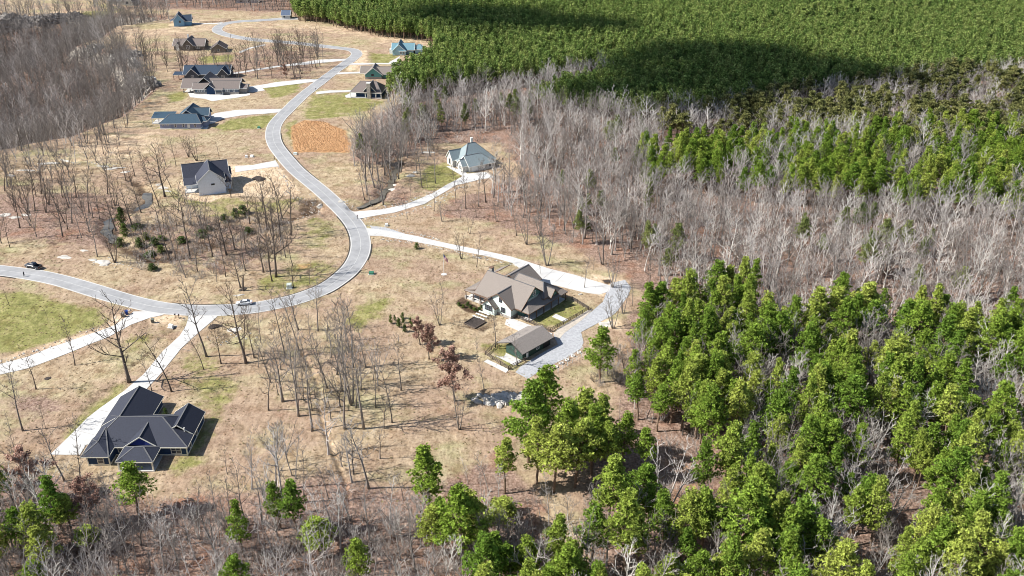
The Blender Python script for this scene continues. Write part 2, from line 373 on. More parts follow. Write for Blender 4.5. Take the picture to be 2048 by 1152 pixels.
def drape(name, pts, mt, dz, skirt=.2, step=3.0, world=False, kind='structure', label=None, cat=None, parent=None):
    pl = np.array(pts) if world else poly0(pts)
    b = [] 
    for i in range(len(pl)):
        p, q = pl[i], pl[(i+1) % len(pl)]; n = max(1, int(np.hypot(*(q-p))/step))
        b += [p+(q-p)*k/n for k in range(n)]
    nb = len(b); b = np.array(b)
    gx, gy = np.meshgrid(np.arange(b[:,0].min(), b[:,0].max(), step), np.arange(b[:,1].min(), b[:,1].max(), step))
    gx = gx.ravel(); gy = gy.ravel(); k = sd(gx, gy, pl) > step*.4
    P = [Vector(p) for p in b]+[Vector((x, y)) for x, y in zip(gx[k], gy[k])]
    v, _, f, *_ = delaunay_2d_cdt(P, [], [list(range(nb))], 1, 1e-5)
    V = np.array([tuple(p) for p in v]); z = H(V[:,0], V[:,1])+dz
    vv = [(x, y, zz) for (x, y), zz in zip(V, z)]; f = [tuple(q) for q in f]
    bz = H(b[:,0], b[:,1])+dz; o = len(vv)
    vv += [(x, y, zz) for (x, y), zz in zip(b, bz)]+[(x, y, zz-skirt) for (x, y), zz in zip(b, bz)]
    f += [(o+i, o+(i+1) % nb, o+nb+(i+1) % nb, o+nb+i) for i in range(nb)]
    ob = link(name, mesh(name, vv, f, mt), parent)
    if parent is None: tag(ob, label, cat, kind=None if label else kind)
    return ob

# ------------------------------------------------------------ road
ROADPX = [(-170,525),(-60,535),(0,541),(60,549),(120,562),(190,582),(260,601),(330,617),(400,622),(470,621),(540,612),(600,597),(650,577),(690,549),(714,520),(722,490),(714,458),(693,429),(660,398),(620,363),(585,333),(560,303),(547,280),(547,258),(558,238),(582,213),(610,188),(645,161),(678,136),(700,121),(714,109),(706,100),(690,97),(660,93.5),(600,88),(540,82),(500,78),(462,72),(438,64),(434,57),(446,49),(475,44),(520,41),(560,38),(600,37)]
def spline(P, step=2.0):
    P = np.array(P); out = []
    for i in range(len(P)-1):
        p0, p1, p2, p3 = P[max(i-1,0)], P[i], P[i+1], P[min(i+2, len(P)-1)]
        n = max(1, int(np.hypot(*(p2-p1))/step))
        for k in range(n):
            t = k/n; out.append(.5*((2*p1)+(-p0+p2)*t+(2*p0-5*p1+4*p2-p3)*t*t+(-p0+3*p1-3*p2+p3)*t**3))
    out.append(P[-1]); return np.array(out)
road = spline(poly0(ROADPX), 2.0)
for _ in range(3): road[1:-1] = (road[:-2]+2*road[1:-1]+road[2:])/4
def ribbon(name, c, o0, o1, mt, dz, i0=0, i1=None, thick=0.0):
    i1 = i1 or len(c); c = c[i0:i1]; t = np.gradient(c, axis=0); t /= np.hypot(t[:,0], t[:,1])[:,None]; n = np.stack([-t[:,1], t[:,0]], 1)
    cols = max(2, int(abs(o1-o0)/1.6)+2); offs = np.linspace(o0, o1, cols); v = []; f = []
    for i in range(len(c)):
        for o in offs:
            p = c[i]+n[i]*o; v.append([p[0], p[1], 0])
    v = np.array(v); v[:,2] = H(v[:,0], v[:,1])+dz; m = len(c); v = [tuple(p) for p in v]
    for i in range(m-1):
        for k in range(cols-1): a = i*cols+k; f.append((a, a+cols, a+cols+1, a+1) if o1 > o0 else (a, a+1, a+cols+1, a+cols))
    b = len(v); E = [i*cols for i in range(m)]+[i*cols+cols-1 for i in reversed(range(m))]
    v += [(v[i][0], v[i][1], v[i][2]-max(thick, .12)) for i in E]; k = len(E)
    f += [(E[i], E[(i+1) % k], b+(i+1) % k, b+i) for i in range(k)]
    return tag(link(name, mesh(name, v, f, mt)), kind='structure')
RD = ribbon('road', road, 3.1, -3.1, M['asphalt'], .11)
def near_i(px, py): return int(np.argmin(np.hypot(*(road-G0(px, py)).T)))
ribbon('road_edge', road, 3.5, 3.1, M['kerb'], .118); ribbon('road_edge', road, -3.1, -3.5, M['kerb'], .118)
ribbon('road_marking', road, .10, -.10, M['asphalt_seam'], .128, 0, near_i(700,120))
for (a, b), s in ((((-60,535),(50,548)), -1), (((330,617),(470,621)), 1), (((560,609),(700,430)), 1), (((712,520),(722,490)), -1), (((700,540),(640,582)), -1), (((620,363),(547,270)), -1)):  # narrow near-black strips just outside the kerb on some stretches
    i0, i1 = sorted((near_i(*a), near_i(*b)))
    ribbon('dark_edge_strip', road, s*3.5 if s > 0 else -3.95, s*3.95 if s > 0 else -3.5, M['dark_edge'], .10, i0, i1+1) if s < 0 else ribbon('dark_edge_strip', road, 3.95, 3.5, M['dark_edge'], .10, i0, i1+1)

DRIVES = {
 'left_driveway': [(267,623),(262,628),(230,651),(200,663),(100,696),(60,712),(0,728),(-120,755),(-120,780),(0,749),(60,735),(100,721),(180,690),(212,678),(262,651),(300,636),(328,630),(300,622)],
 'navy_house_driveway': [(377,633),(376,640),(372,653),(360,671),(327,701),(287,748),(250,781),(200,816),(175,836),(150,861),(100,909),(160,909),(172,890),(200,885),(235,850),(262,820),(295,776),(325,743),(362,696),(400,663),(435,634),(405,628)],
 'brick_house_driveway': [(697,423),(762,418),(812,408),(862,388),(887,373),(924,353),(934,348),(972,344),(987,355),(957,360),(912,370),(874,393),(849,408),(787,425),(737,433),(717,438),(700,432)],
 'farmhouse_driveway': [(728,457),(762,460),(837,473),(917,490),(1024,515),(1099,538),(1149,550),(1199,565),(1222,572),(1218,584),(1199,590),(1175,586),(1162,583),(1111,570),(1088,566),(1060,552),(1024,527),(974,513),(887,493),(812,480),(762,473),(737,473),(724,464)],
 'white_house_driveway': [(551,321),(540,324),(505,331),(470,333),(471,346),(500,341),(530,337),(558,333)],
 'blue_roof_house_driveway': [(570,217),(520,219),(470,221),(430,227),(412,236),(416,248),(425,246),(445,237),(480,231),(530,227),(572,223)],
 'brown_house_driveway': [(645,158),(600,160),(550,165),(520,170),(498,173),(492,183),(505,184),(530,180),(525,176),(580,170),(630,164),(645,162)],
 'right_house_driveway': [(633,184),(660,181),(700,180),(704,183),(660,186),(632,189)],
 'upper_right_driveway': [(690,126),(760,125.5),(850,125.5),(850,128.5),(760,128.5),(690,129.5)],
 'lower_right_driveway': [(668,146),(715,144.5),(740,144),(740,147),(700,148),(666,149.5)],
 'front_walk': [(893,333),(898,332),(930,344),(935,348),(925,352)],
 'far_driveway': [(385,46.5),(430,46.5),(445,45),(446,47),(430,48.5),(385,48.5)],
 'grove_track': [(478,104),(500,95),(530,88.5),(531,90.5),(502,97),(480,106.5)],
 'grove_path': [(640,120),(694,118),(694,121),(560,134),(500,143),(440,152),(440,149),(500,140),(560,131)],
}
for k, p in DRIVES.items(): drape('driveway' if 'drive' in k else 'path', p, M['concrete'], .09 if 'drive' in k else .085)
def joints(a, b, w, sp, n0=0):
    p, q_ = G0(*a), G0(*b); d = (q_-p)/np.hypot(*(q_-p)); nn = np.array([-d[1], d[0]]); L_ = float(np.hypot(*(q_-p))); mb = MB()
    k = sp/2
    while k < L_:
        c = p+d*k; e0, e1 = c-nn*w/2, c+nn*w/2; mb.beam((e0[0], e0[1], Hs(*e0)+.093), (e1[0], e1[1], Hs(*e1)+.093), .07, .012); k += sp
    o = mb.build('pavement_joint', M['joint']); o['kind'] = 'structure'
M['joint'] = mat('joint', (.22,.21,.20), .9)
for a_, b_, w_ in (((0,739),(250,650),4.0), ((375,690),(240,800),4.6), ((230,815),(140,885),6.4), ((745,465),(1060,534),4.4), ((1060,540),(1200,575),7), ((740,428),(930,362),3.6)): joints(a_, b_, w_, 4.5)
drape('gravel_lane', [(1222,566),(1250,560),(1262,575),(1256,593),(1234,624),(1222,634),(1180,655),(1162,665),(1167,685),(1162,697),(1130,718),(1085,738),(1056,758),(1031,745),(1040,735),(1075,712),(1116,690),(1107,670),(1130,655),(1160,640),(1184,624),(1206,604),(1212,588)], M['gravel'], .07)
drape('path', [(1107,667),(1120,655),(1175,622),(1186,620),(1165,640),(1128,668),(1116,682)], M['pale_gravel'], .10)
drape('path', [(968,724),(975,720),(1018,740),(1012,746)], M['concrete'], .1)
drape('path', [(1104,634),(1112,628),(1136,640),(1128,645)], M['concrete'], .1)
drape('path', [(1012,640),(1022,636),(1085,661),(1105,668),(1098,676),(1040,665),(1010,650)], M['concrete'], .1)
drape('path', [(740,452),(770,455),(810,468),(780,470),(745,462)], M['gravel'], .065)
drape('path', [(371,244),(372,254),(414,258),(418,251)], M['concrete'], .06)
drape('path', [(376,186),(380,194),(410,197),(425,202),(470,196),(500,190),(500,186),(440,190)], M['concrete'], .07)
drape('path', [(800,112),(778,124),(785,131),(812,134),(850,134),(850,130),(815,130),(795,126)], M['concrete'], .07)
drape('path', [(703,185),(690,192),(692,196),(712,196),(720,188)], M['concrete'], .07)
for c, w in [(CREEKS[0], .9), (poly0([(310,518),(295,512)]), 1.3), (poly0([(232,482),(222,472),(214,458),(216,440),(226,432)]), 1.3), (poly0([(268,418),(286,410),(298,396),(288,382)]), 1.2)]:
    cs = spline(c, 2.5); t = np.gradient(cs, axis=0); t /= np.hypot(t[:,0], t[:,1])[:,None]; n = np.stack([-t[:,1], t[:,0]], 1)
    v = []; f = []
    for i in range(len(cs)):
        for s in (-1, 1): p = cs[i]+n[i]*s*(w+.5+.8*math.sin(i*1.7+s))*(.35 if i in (0, len(cs)-1) else 1); v.append((p[0], p[1], -.82))
    for i in range(len(cs)-1): f.append((2*i, 2*i+1, 2*i+3, 2*i+2))
    tag(link('creek_water', mesh('creek_water', v, f, M['water'])), kind='structure')

# ------------------------------------------------------------ houses
class House:
    def __init__(s, name, label, org, rot, wall, roof, trim, cat='house', z=None):
        s.z = Hs(*org) if z is None else z
        s.e = empty(name, label, cat, (org[0], org[1], s.z), R(rot)); s.wm, s.rm, s.tm = wall, roof, trim; s.wb = MB()
    def wall(s, x0, x1, y0, y1, h, ridge=None, axis='x', base=-.4, m=None):
        mb = MB()
        if ridge is None: mb.box(x0, x1, y0, y1, base, h)
        elif axis == 'x':     # ridge along x: gables on the x ends
            ym = (y0+y1)/2
            mb.add([(x0,y0,base),(x0,y1,base),(x0,y1,h),(x0,ym,ridge),(x0,y0,h),(x1,y0,base),(x1,y1,base),(x1,y1,h),(x1,ym,ridge),(x1,y0,h)],
                   [(4,3,2,1,0),(5,6,7,8,9),(0,1,6,5),(0,5,9,4),(1,2,7,6),(2,3,8,7),(3,4,9,8)])
        else:
            xm = (x0+x1)/2
            mb.add([(x0,y0,base),(x1,y0,base),(x1,y0,h),(xm,y0,ridge),(x0,y0,h),(x0,y1,base),(x1,y1,base),(x1,y1,h),(xm,y1,ridge),(x0,y1,h)],
                   [(0,1,2,3,4),(9,8,7,6,5),(0,5,6,1),(0,4,9,5),(1,6,7,2),(2,7,8,3),(3,8,9,4)])
        mb.build('wall', m or s.wm, s.e)
    def base(s, x0, x1, y0, y1, h=.45, m=None):
        MB().box(x0-.05, x1+.05, y0-.05, y1+.05, -.5, h).build('foundation', m or s.tm, s.e)
    def roof(s, e, r, t=.22, m=None, trim=True):
        """e: four eave corners counter-clockwise, r: ridge ends; r[0] joins e[0],e[3]; r[1] joins e[1],e[2]"""
        top = [Vector(p) for p in e]+[Vector(p) for p in r]
        low = [p-Vector((0,0,t)) for p in top]; v = top+low
        F = [(0,1,5,4),(1,2,5),(2,3,4,5),(3,0,4)]
        f = F+[tuple(i+6 for i in reversed(q)) for q in F]
        hips = [((top[3]+top[0])/2-top[4]).to_2d().length > .6, ((top[1]+top[2])/2-top[5]).to_2d().length > .6]
        f = [(0,1,5,4),(2,3,4,5)]+([(1,2,5)] if hips[1] else [])+([(3,0,4)] if hips[0] else [])
        f += [tuple(i+6 for i in reversed(q)) for q in f]
        loop = [0,1]+([] if hips[1] else [5])+[2,3]+([] if hips[0] else [4])
        n = len(loop); f += [(loop[i], loop[i]+6, loop[(i+1) % n]+6, loop[(i+1) % n]) for i in range(n)]
        ro = link('roof', mesh('roof', v, f, m or s.rm), s.e)
        cap = MB(); ed = [(4,5)]+([(1,5),(2,5)] if hips[1] else [])+([(0,4),(3,4)] if hips[0] else [])
        for i, j in ed:
            if (top[i]-top[j]).length > .3: cap.beam(top[i]+Vector((0,0,.01)), top[j]+Vector((0,0,.01)), .3, .05)
        if cap.v: cap.build('ridge_cap', M['ridge'], ro)
        if trim:
            mb = MB()
            for i in range(n):
                a, b = top[loop[i]], top[loop[(i+1) % n]]
                mb.beam(a-Vector((0,0,t*.5+.03)), b-Vector((0,0,t*.5+.03)), .12, t+.02)
            mb.build('fascia', s.tm, ro)
        return ro
    def gable(s, x0, x1, y0, y1, he, hr, axis='x', o=.4, hip=(0,0), **k):
        """roof over the rectangle; hip = how far each ridge end is drawn in"""
        sl = (hr-he)/(((y1-y0) if axis == 'x' else (x1-x0))/2); he2 = he-sl*o
        if axis == 'x':
            X0, X1, Y0, Y1 = x0-o, x1+o, y0-o, y1+o; ym = (y0+y1)/2
            return s.roof([(X0,Y0,he2),(X1,Y0,he2),(X1,Y1,he2),(X0,Y1,he2)], [(X0+hip[0],ym,hr),(X1-hip[1],ym,hr)], **k)
        X0, X1, Y0, Y1 = x0-o, x1+o, y0-o, y1+o; xm = (x0+x1)/2
        return s.roof([(X1,Y0,he2),(X1,Y1,he2),(X0,Y1,he2),(X0,Y0,he2)], [(xm,Y0+hip[0],hr),(xm,Y1-hip[1],hr)], **k)
    def shed(s, pts, t=.2, m=None, trim=True):
        v = [Vector(p) for p in pts]; n = len(v); v += [p-Vector((0,0,t)) for p in v]
        f = [tuple(range(n)), tuple(reversed(range(n, 2*n)))]+[(i, i+n, (i+1) % n+n, (i+1) % n) for i in range(n)]
        ro = link('roof', mesh('roof', v, f, m or s.rm), s.e)
        if trim:
            mb = MB()
            for i in range(n): mb.beam(v[i]-Vector((0,0,t*.5+.03)), v[(i+1) % n]-Vector((0,0,t*.5+.03)), .1, t)
            mb.build('fascia', s.tm, ro)
    def window(s, x, y, z, w, h, face, frame=None, panes=1, name='window'):
        """face: 's' looks to -y, 'e' to +x, 'w' to -x, 'n' to +y; (x, y) on the wall plane"""
        d = {'s': (0,-1), 'e': (1,0), 'w': (-1,0), 'n': (0,1)}[face]
        fr = MB(); pn = []
        def bx(mb, a0, a1, z0, z1, t0, t1):
            if d[0] == 0: ys = sorted((y+d[1]*t0, y+d[1]*t1)); mb.box(x+a0, x+a1, ys[0], ys[1], z0, z1)
            else: xs = sorted((x+d[0]*t0, x+d[0]*t1)); mb.box(xs[0], xs[1], y+a0, y+a1, z0, z1)
        k = .13; pw = w/panes
        bx(fr, -w/2-k, w/2+k, z-h/2-k, z-h/2, -.03, .10); bx(fr, -w/2-k, w/2+k, z+h/2, z+h/2+k, -.03, .10)
        for i in range(panes+1):
            c = -w/2+i*pw; hw = k if i in (0, panes) else k*.8
            a0, a1 = (c-k, c) if i == 0 else ((c, c+k) if i == panes else (c-hw/2, c+hw/2)); bx(fr, a0, a1, z-h/2, z+h/2, -.03, .098)
        bx(fr, -w/2, w/2, z-.03, z+.03, -.03, .085)
        fo = fr.build(name, frame or s.tm, s.e)
        for i in range(panes):
            a0 = -w/2+i*pw; mb = MB(); bx(mb, a0+.02, a0+pw-.02, z-h/2+.01, z+h/2-.01, -.02, .05); mb.build('pane', M['glass'], fo)
    def door(s, x, y, w, h, face, m):
        d = {'s': (0,-1), 'e': (1,0), 'w': (-1,0), 'n': (0,1)}[face]; mb = MB(); fr = MB()
        if d[0] == 0:
            mb.box(x-w/2, x+w/2, *sorted((y, y+d[1]*.05)), .1, h); fr.box(x-w/2-.12, x-w/2, *sorted((y, y+d[1]*.1)), .1, h+.1); fr.box(x+w/2, x+w/2+.12, *sorted((y, y+d[1]*.1)), .1, h+.1); fr.box(x-w/2, x+w/2, *sorted((y, y+d[1]*.09)), h, h+.1)
        else:
            mb.box(*sorted((x, x+d[0]*.05)), y-w/2, y+w/2, .1, h); fr.box(*sorted((x, x+d[0]*.1)), y-w/2-.12, y-w/2, .1, h+.1); fr.box(*sorted((x, x+d[0]*.1)), y+w/2, y+w/2+.12, .1, h+.1); fr.box(*sorted((x, x+d[0]*.09)), y-w/2, y+w/2, h, h+.1)
        o = mb.build('door', m, s.e); fr.build('frame', s.tm, o)
    def post(s, x, y, h, m=None, w=.22, z0=-.3, foot=None):
        p = MB().box(x-w/2, x+w/2, y-w/2, y+w/2, z0, h).build('porch_post', m or s.tm, s.e)
        if foot: MB().box(x-.32, x+.32, y-.32, y+.32, -.3, 1.1).build('pier', foot, p)
    def deck(s, x0, x1, y0, y1, h=.25, m=None, name='porch_floor'):
        MB().box(x0, x1, y0, y1, -.4, h).build(name, m or M['concrete'], s.e)
    def chimney(s, x, y, h, m, w=.9):
        c = MB().box(x-w/2, x+w/2, y-w/2, y+w/2, -.3, h).build('chimney', m, s.e); MB().box(x-w/2-.1, x+w/2+.1, y-w/2-.1, y+w/2+.1, h, h+.18).build('chimney_cap', s.tm, c)

def wallmat(n, c): return mat(n, tuple(q_*.85 for q_ in c), .75, .07, 1.5)
NW = wallmat('navy_siding', (.022,.055,.125)); NR = roofmat('charcoal_shingle', (.032,.037,.058))
# --- navy house, lower left (local frame = world axes, origin at its front left corner)
ox, oy = -98.2, 171.9
h = House('navy_house', 'navy blue house with cream trim and charcoal hip roof at lower left', (ox, oy), 0, NW, NR, M['cream'])
def q(*a): return [(x-ox, y-oy, z) for x, y, z in a]
h.wall(.1, 21.8, 3.7, 16.1, 2.7); h.wall(0, 5.0, 0, 3.8, 2.7); h.wall(-.7, 9.2, 15.9, 24.0, 2.7, 5.6, 'y'); h.wall(15.0, 21.7, 15.5, 17.2, 2.7, 5.0, 'y')
for b in ((.1,21.8,3.7,16.1), (0,5.0,0,3.8), (-.7,9.2,15.9,24.0), (15,21.75,15.5,17.25)): h.base(*b)
h.roof(q((-99.2,175.2,2.8),(-75.9,175.1,2.8),(-76.1,188.6,2.8),(-99.3,188.2,2.8)), q((-94.3,183,6),(-83.9,183,6)))
h.roof(q((-99.5,172.0-.55,2.79),(-93.0,171.5,2.79),(-93.0,178.5,2.9),(-99.5,178.4,2.8)), q((-96.6,175.2,4.4),(-96.6,180.2,4.9)))
h.roof(q((-88.5,183.4,2.81),(-88.5,196.3,2.81),(-99.5,196.3,2.81),(-99.5,183.4,2.81)), q((-94.2,183.4,6.02),(-94.2,196.3,6.02)))
h.roof(q((-75.95,180.2,2.83),(-75.95,189.5,2.83),(-83.4,189.5,2.83),(-83.4,180.2,2.83)), q((-79.7,180.2,5.5),(-79.7,189.5,5.5)))
h.roof(q((-82.8,175.25,2.82),(-82.8,181.6,2.9),(-90.9,181.6,2.9),(-90.9,175.25,2.82)), q((-86.9,175.6,5.4),(-86.9,181.6,5.4)))
MB().add(q((-90.5,175.7,2.75),(-83.2,175.7,2.75),(-86.9,175.7,5.12),(-90.5,175.9,2.75),(-83.2,175.9,2.75),(-86.9,175.9,5.12)), [(0,1,2),(5,4,3),(0,3,4,1),(1,4,5,2),(2,5,3,0)]).build('gable', mat('gable_blue', (.03,.05,.22), .7), h.e)
h.roof(q((-90.8,169.7,2.72),(-82.2,169.7,2.72),(-82.2,175.6,2.72),(-90.8,175.6,2.72)), q((-87.6,173.6,4.1),(-85.4,173.6,4.1)))
h.deck(-90.5-ox, -82.2-ox, 169.7-oy, 175.5-oy, .2)
for px_ in (-90.3, -82.5): h.post(px_-ox, 169.95-oy, 2.55, w=.3)
for x in (-86.4,): h.post(x-ox, 169.95-oy, 2.55, w=.22)
h.window(3.0, 0, 1.6, 1.25, 1.7, 's', panes=1); h.window(-91.9-ox, 3.7, 1.75, 1.0, 1.2, 's')
h.window(-78.9-ox, 3.7, 1.6, 2.2, 1.7, 's', panes=2); h.window(21.8, 6.2, 1.6, 1.0, 1.6, 'e'); h.window(21.8, 11.0, 1.6, 1.0, 1.6, 'e'); h.door(-87-ox, 3.7, 1.8, 2.2, 's', M['glass'])
h.window(-.7, 19, 1.5, 1.0, 1.4, 'w')
for x_, y_ in ((0,0),(5.0,0),(21.8,3.7),(21.7,17.2)): MB().box(x_-.12, x_+.12, y_-.12, y_+.12, -.2, 2.65).build('corner_trim', M['cream'], h.e)
MB().tube([(20.2, 8.3, 3.6),(20.2, 8.3, 4.7)], [.16,.16], 8).build('vent_pipe', M['white'], h.e)

# --- farmhouse in the middle (local u,v frame)
FO = (5.0, 239.4); FROT = -38.5
MINT = wallmat('mint_siding', (.68,.79,.75)); TEAL = wallmat('teal_siding', (.10,.22,.20)); FR = roofmat('brown_shingle', (.245,.21,.185), .3)
h = House('farmhouse', 'farmhouse with mint walls, brown shingle roofs and long porches, middle of photo', FO, FROT, MINT, FR, M['post_wood'])
h.wall(-20.6, -3.2, 2.6, 9.8, 4.4, 8.1, 'x'); h.wall(-15.0, -5.4, -1.8, 3.5, 3.6, 6.9, 'y'); h.wall(-15.2, -10.6, -3.2, -1.0, 2.7, 4.7, 'y')
h.wall(-14, -2.6, 8, 17.2, 3.3, None, m=TEAL); h.wall(-21.3, -11.5, 12, 20.6, 2.8, 5.8, 'y'); h.wall(-5.4, -3.0, 1.5, 9, 3.3, None, m=TEAL)
h.roof([(-20.9,-.6,3.35),(-2.4,-.6+.0,3.35),(-2.4,12.8,3.35),(-20.9,12.8,3.35)], [(-20.9,6.1,8.5),(-2.4,6.1,8.5)])
MB().add([(-2.75,2.6,5.3),(-2.75,9.6,5.3),(-2.75,6.1,8.25),(-2.95,2.6,5.3),(-2.95,9.6,5.3),(-2.95,6.1,8.25)], [(0,1,2),(5,4,3),(0,3,4,1),(1,4,5,2),(2,5,3,0)]).build('gable', TEAL, h.e)
h.shed([(-20.95,.2,4.1),(-25.0,-.5,3.0),(-25.0,12.5,3.0),(-20.95,12,4.1)])
h.shed([(-25.0,-.6,2.98),(-15.6,-.6,2.98),(-15.6,2.2,4.9),(-21,2.2,4.9)])
# porch round the east corner
h.shed([(-5.5,-.45,3.0),(.35,-.45,3.0),(-2.6,2.6,4.7),(-5.5,2.6,4.7)]); h.shed([(.4,-.45,3.0),(.9,18.6,3.0),(-2.6,17.0,4.6),(-2.6,2.6,4.7)])
h.roof([(-14,8.2,4.0),(-.6,8.2,4.2),(-.6,18.4,3.4),(-14,18.4,3.4)], [(-13.6,12.4,7.4),(-4.0,12.4,7.3)])
h.roof([(.2,10.6,3.9),(.2,14.4,3.9),(-6,14.4,4.6),(-6,10.6,4.6)][::1], [(0,0,0)]*2) if False else None
h.gable(-6.5, 0.1, 10.7, 14.2, 4.1, 6.1, 'x', o=.3)
MB().add([(.12,10.8,4.05),(.12,14.1,4.05),(.12,12.45,5.85),(-.1,10.8,4.05),(-.1,14.1,4.05),(-.1,12.45,5.85)], [(0,1,2),(5,4,3),(0,3,4,1),(1,4,5,2),(2,5,3,0)]).build('gable', TEAL, h.e)
h.gable(-15.2, -5.2, -1.8, 6.0, 3.7, 7.2, 'y', o=.45); h.gable(-15.3, -10.5, -3.2, -.5, 2.8, 5.0, 'y', o=.4)
h.gable(-21.4, -11.4, 11.6, 20.8, 2.9, 6.2, 'y', o=.4)
h.shed([(-22.2,13,5.2),(-26,13,3.0),(-26,19,3.0),(-22.2,19,5.2)])
h.deck(-24.6, -15.2, -.2, 12.2, .45); h.deck(-3.2, .1, 0, 18.2, .35); h.base(-15.05, -5.35, -1.85, 3, .7, M['stone_wall'])
for x, y in ((-24.6,-.1),(-21.6,-.1),(-18.8,-.1),(-16.2,-.1),(-24.6,6),(-24.6,12)): h.post(x, y, 3.0, M['post_wood'], foot=M['stone_wall'])
for y in (0,3.6,7.2,10.8,14.4,18.1): h.post(.05+y*.02, y, 2.95, M['post_wood'])
h.window(-12.9, -3.2, 1.9, 2.6, 1.5, 's', M['black'], 3); h.window(-8.3, -1.8, 2.0, 1.3, 1.4, 's', M['black'], 2); h.window(-9.3, -1.8, 5.1, .8, 1.3, 's', M['black'])
h.window(-2.74, 6.1, 6.4, 1.1, 1.2, 'e', M['white']); h.door(-2.58, 9, 1.1, 2.2, 'e', M['white'])
for y in (3.5, 6, 12, 15): h.window(-2.6, y, 1.9, 1.1, 1.5, 'e', M['white'])
for x in (-19, -17): h.window(x, 2.6, 2, 1.1, 1.5, 's', M['white'])
h.chimney(-20.4, 7.4, 9.0, M['stone_wall'], 1.1)
MB().beam((-24.6,0,1.0),(-16,0,1.0),.08,.12).build('porch_rail', M['white'], h.e)

# --- green barn garage beside the farmhouse
GO = (2.65+.3, 216.81+.4)
BARN = wallmat('green_siding', (.04,.08,.065))
h = House('garage_barn', 'low green garage barn with long brown roof beside the grey gravel lane', GO, 46.5, BARN, roofmat('garage_shingle', (.30,.265,.24), .3), M['black'], 'barn')
h.wall(.3, 11.9, .4, 6.6, 2.5, 4.1, 'x')
h.shed([(-.4,-.3,2.5),(12.6,-.3,2.5),(12.6,4.1,4.6),(-.4,4.1,4.6)]); h.shed([(-.4,4.1,4.6),(12.6,4.1,4.6),(12.6,9.6,2.3),(-.4,9.6,2.3)])
for x in (.2, 6, 12): h.post(x, 9.3, 2.3, M['post_wood'], .16)
h.window(6.6, .4, 1.5, .9, .9, 's', M['white']); h.door(10.2, .4, 2.4, 2.2, 's', M['black']); h.door(2.2, .4, 1.0, 2.1, 's', M['white'])
h.deck(-3.2, 0, .2, 8.5, .12, name='slab')

# --- white gabled house in the middle left
WH = wallmat('white_siding', (.80,.86,.95)); BR = roofmat('blue_black_shingle', (.045,.05,.075))
h = House('white_house', 'tall white gabled house with blue black roof on bare soil', (-123.2, 340.9), 20, WH, BR, M['white'])
h.wall(0, 10.3, 0, 12, 5.9, 10.1, 'y'); h.gable(0, 10.3, 0, 12, 5.9, 10.3, 'y', o=.35)
h.wall(-4.5, 12.0, 8.5, 17.0, 5.2, 9.0, 'x'); h.gable(-4.6, 12.2, 8.3, 17.2, 5.2, 9.4, 'x', o=.5)
h.shed([(-5.2,8.1,5.0),(-5.2,4.2,3.4),(-.1,4.2,3.4),(-.1,8.1,5.0)]); h.shed([(10.4,8.0,5.0),(10.4,3.2,3.2),(13.0,3.2,3.2),(13.0,8.0,5.0)])
h.wall(10.3, 12.6, 4.0, 8.6, 3.1); h.gable(9.0, 13.4, 12.5, 16.5, 3.5, 5.8, 'x', o=.3)
h.wall(12.0, 13.3, 12.6, 16.4, 3.4, 5.5, 'x')
for x, y in ((-5.0,4.5),(-2.6,4.5),(12.8,3.4)): h.post(x, y, 3.3)
h.deck(-5.2, 0, 4.2, 8.5, .3); h.deck(10.3, 13.0, 3.2, 4.0, .3)
h.window(5.6, 0, 4.1, 1.1, .4, 's', M['black']); h.window(12.6, 6.2, 1.7, .9, 1.4, 'e', M['black']); h.window(13.3, 14.5, 1.7, 1.4, 1.6, 'e', M['black'], 2); h.window(0, 4, 2, 1, 1.5, 'w', M['black'])

# --- grey slate roofed brick house
BW = wallmat('white_brick', (.68,.66,.61)); SL = roofmat('slate_shingle', (.27,.33,.345), .25)
h = House('slate_house', 'white brick house with blue grey hipped slate roof beside the woods', (-18.0, 366.6), 30, BW, SL, M['white'])
h.wall(.3, 12.5, .3, 7, 2.9); h.wall(.2, 14.5, 6.5, 16, 2.9); h.wall(-2.2, 1.5, 1.5, 6, 2.9, 4.6, 'x'); h.wall(-2.6, 1.5, 10, 15.5, 3.3, 6.0, 'x')
h.gable(.3, 12.5, .3, 8.5, 2.9, 6.2, 'x', hip=(0,5)); h.gable(.2, 15.0, 4.5, 16.3, 2.95, 9.2, 'x', hip=(5.2,7))
h.gable(-2.2, 5, 1.5, 6, 3.0, 5.2, 'x', o=.3); h.gable(-2.6, 6, 10, 15.5, 3.3, 6.6, 'x', o=.35)
h.chimney(8, 12.6, 10.3, BW, .8)
h.window(-2.2, 3.8, 1.7, 1.5, 1.6, 'w', panes=2); h.window(-2.6, 12.8, 1.8, 1.2, 2.0, 'w', M['black']); h.door(.18, 8.3, 1.6, 2.4, 'w', M['black'])
h.deck(-1.2, .3, 6.2, 9.8, .2); h.post(-1.0, 6.6, 2.9); h.post(-1.0, 9.4, 2.9); h.shed([(-1.4,6.2,3.0),(.6,6.2,3.5),(.6,9.8,3.5),(-1.4,9.8,3.0)])
for x in (2.8, 6.4): h.door(x, .3, 2.6, 2.2, 's', M['white'])
h.window(10.2, .3, 1.6, 1.0, 1.3, 's')

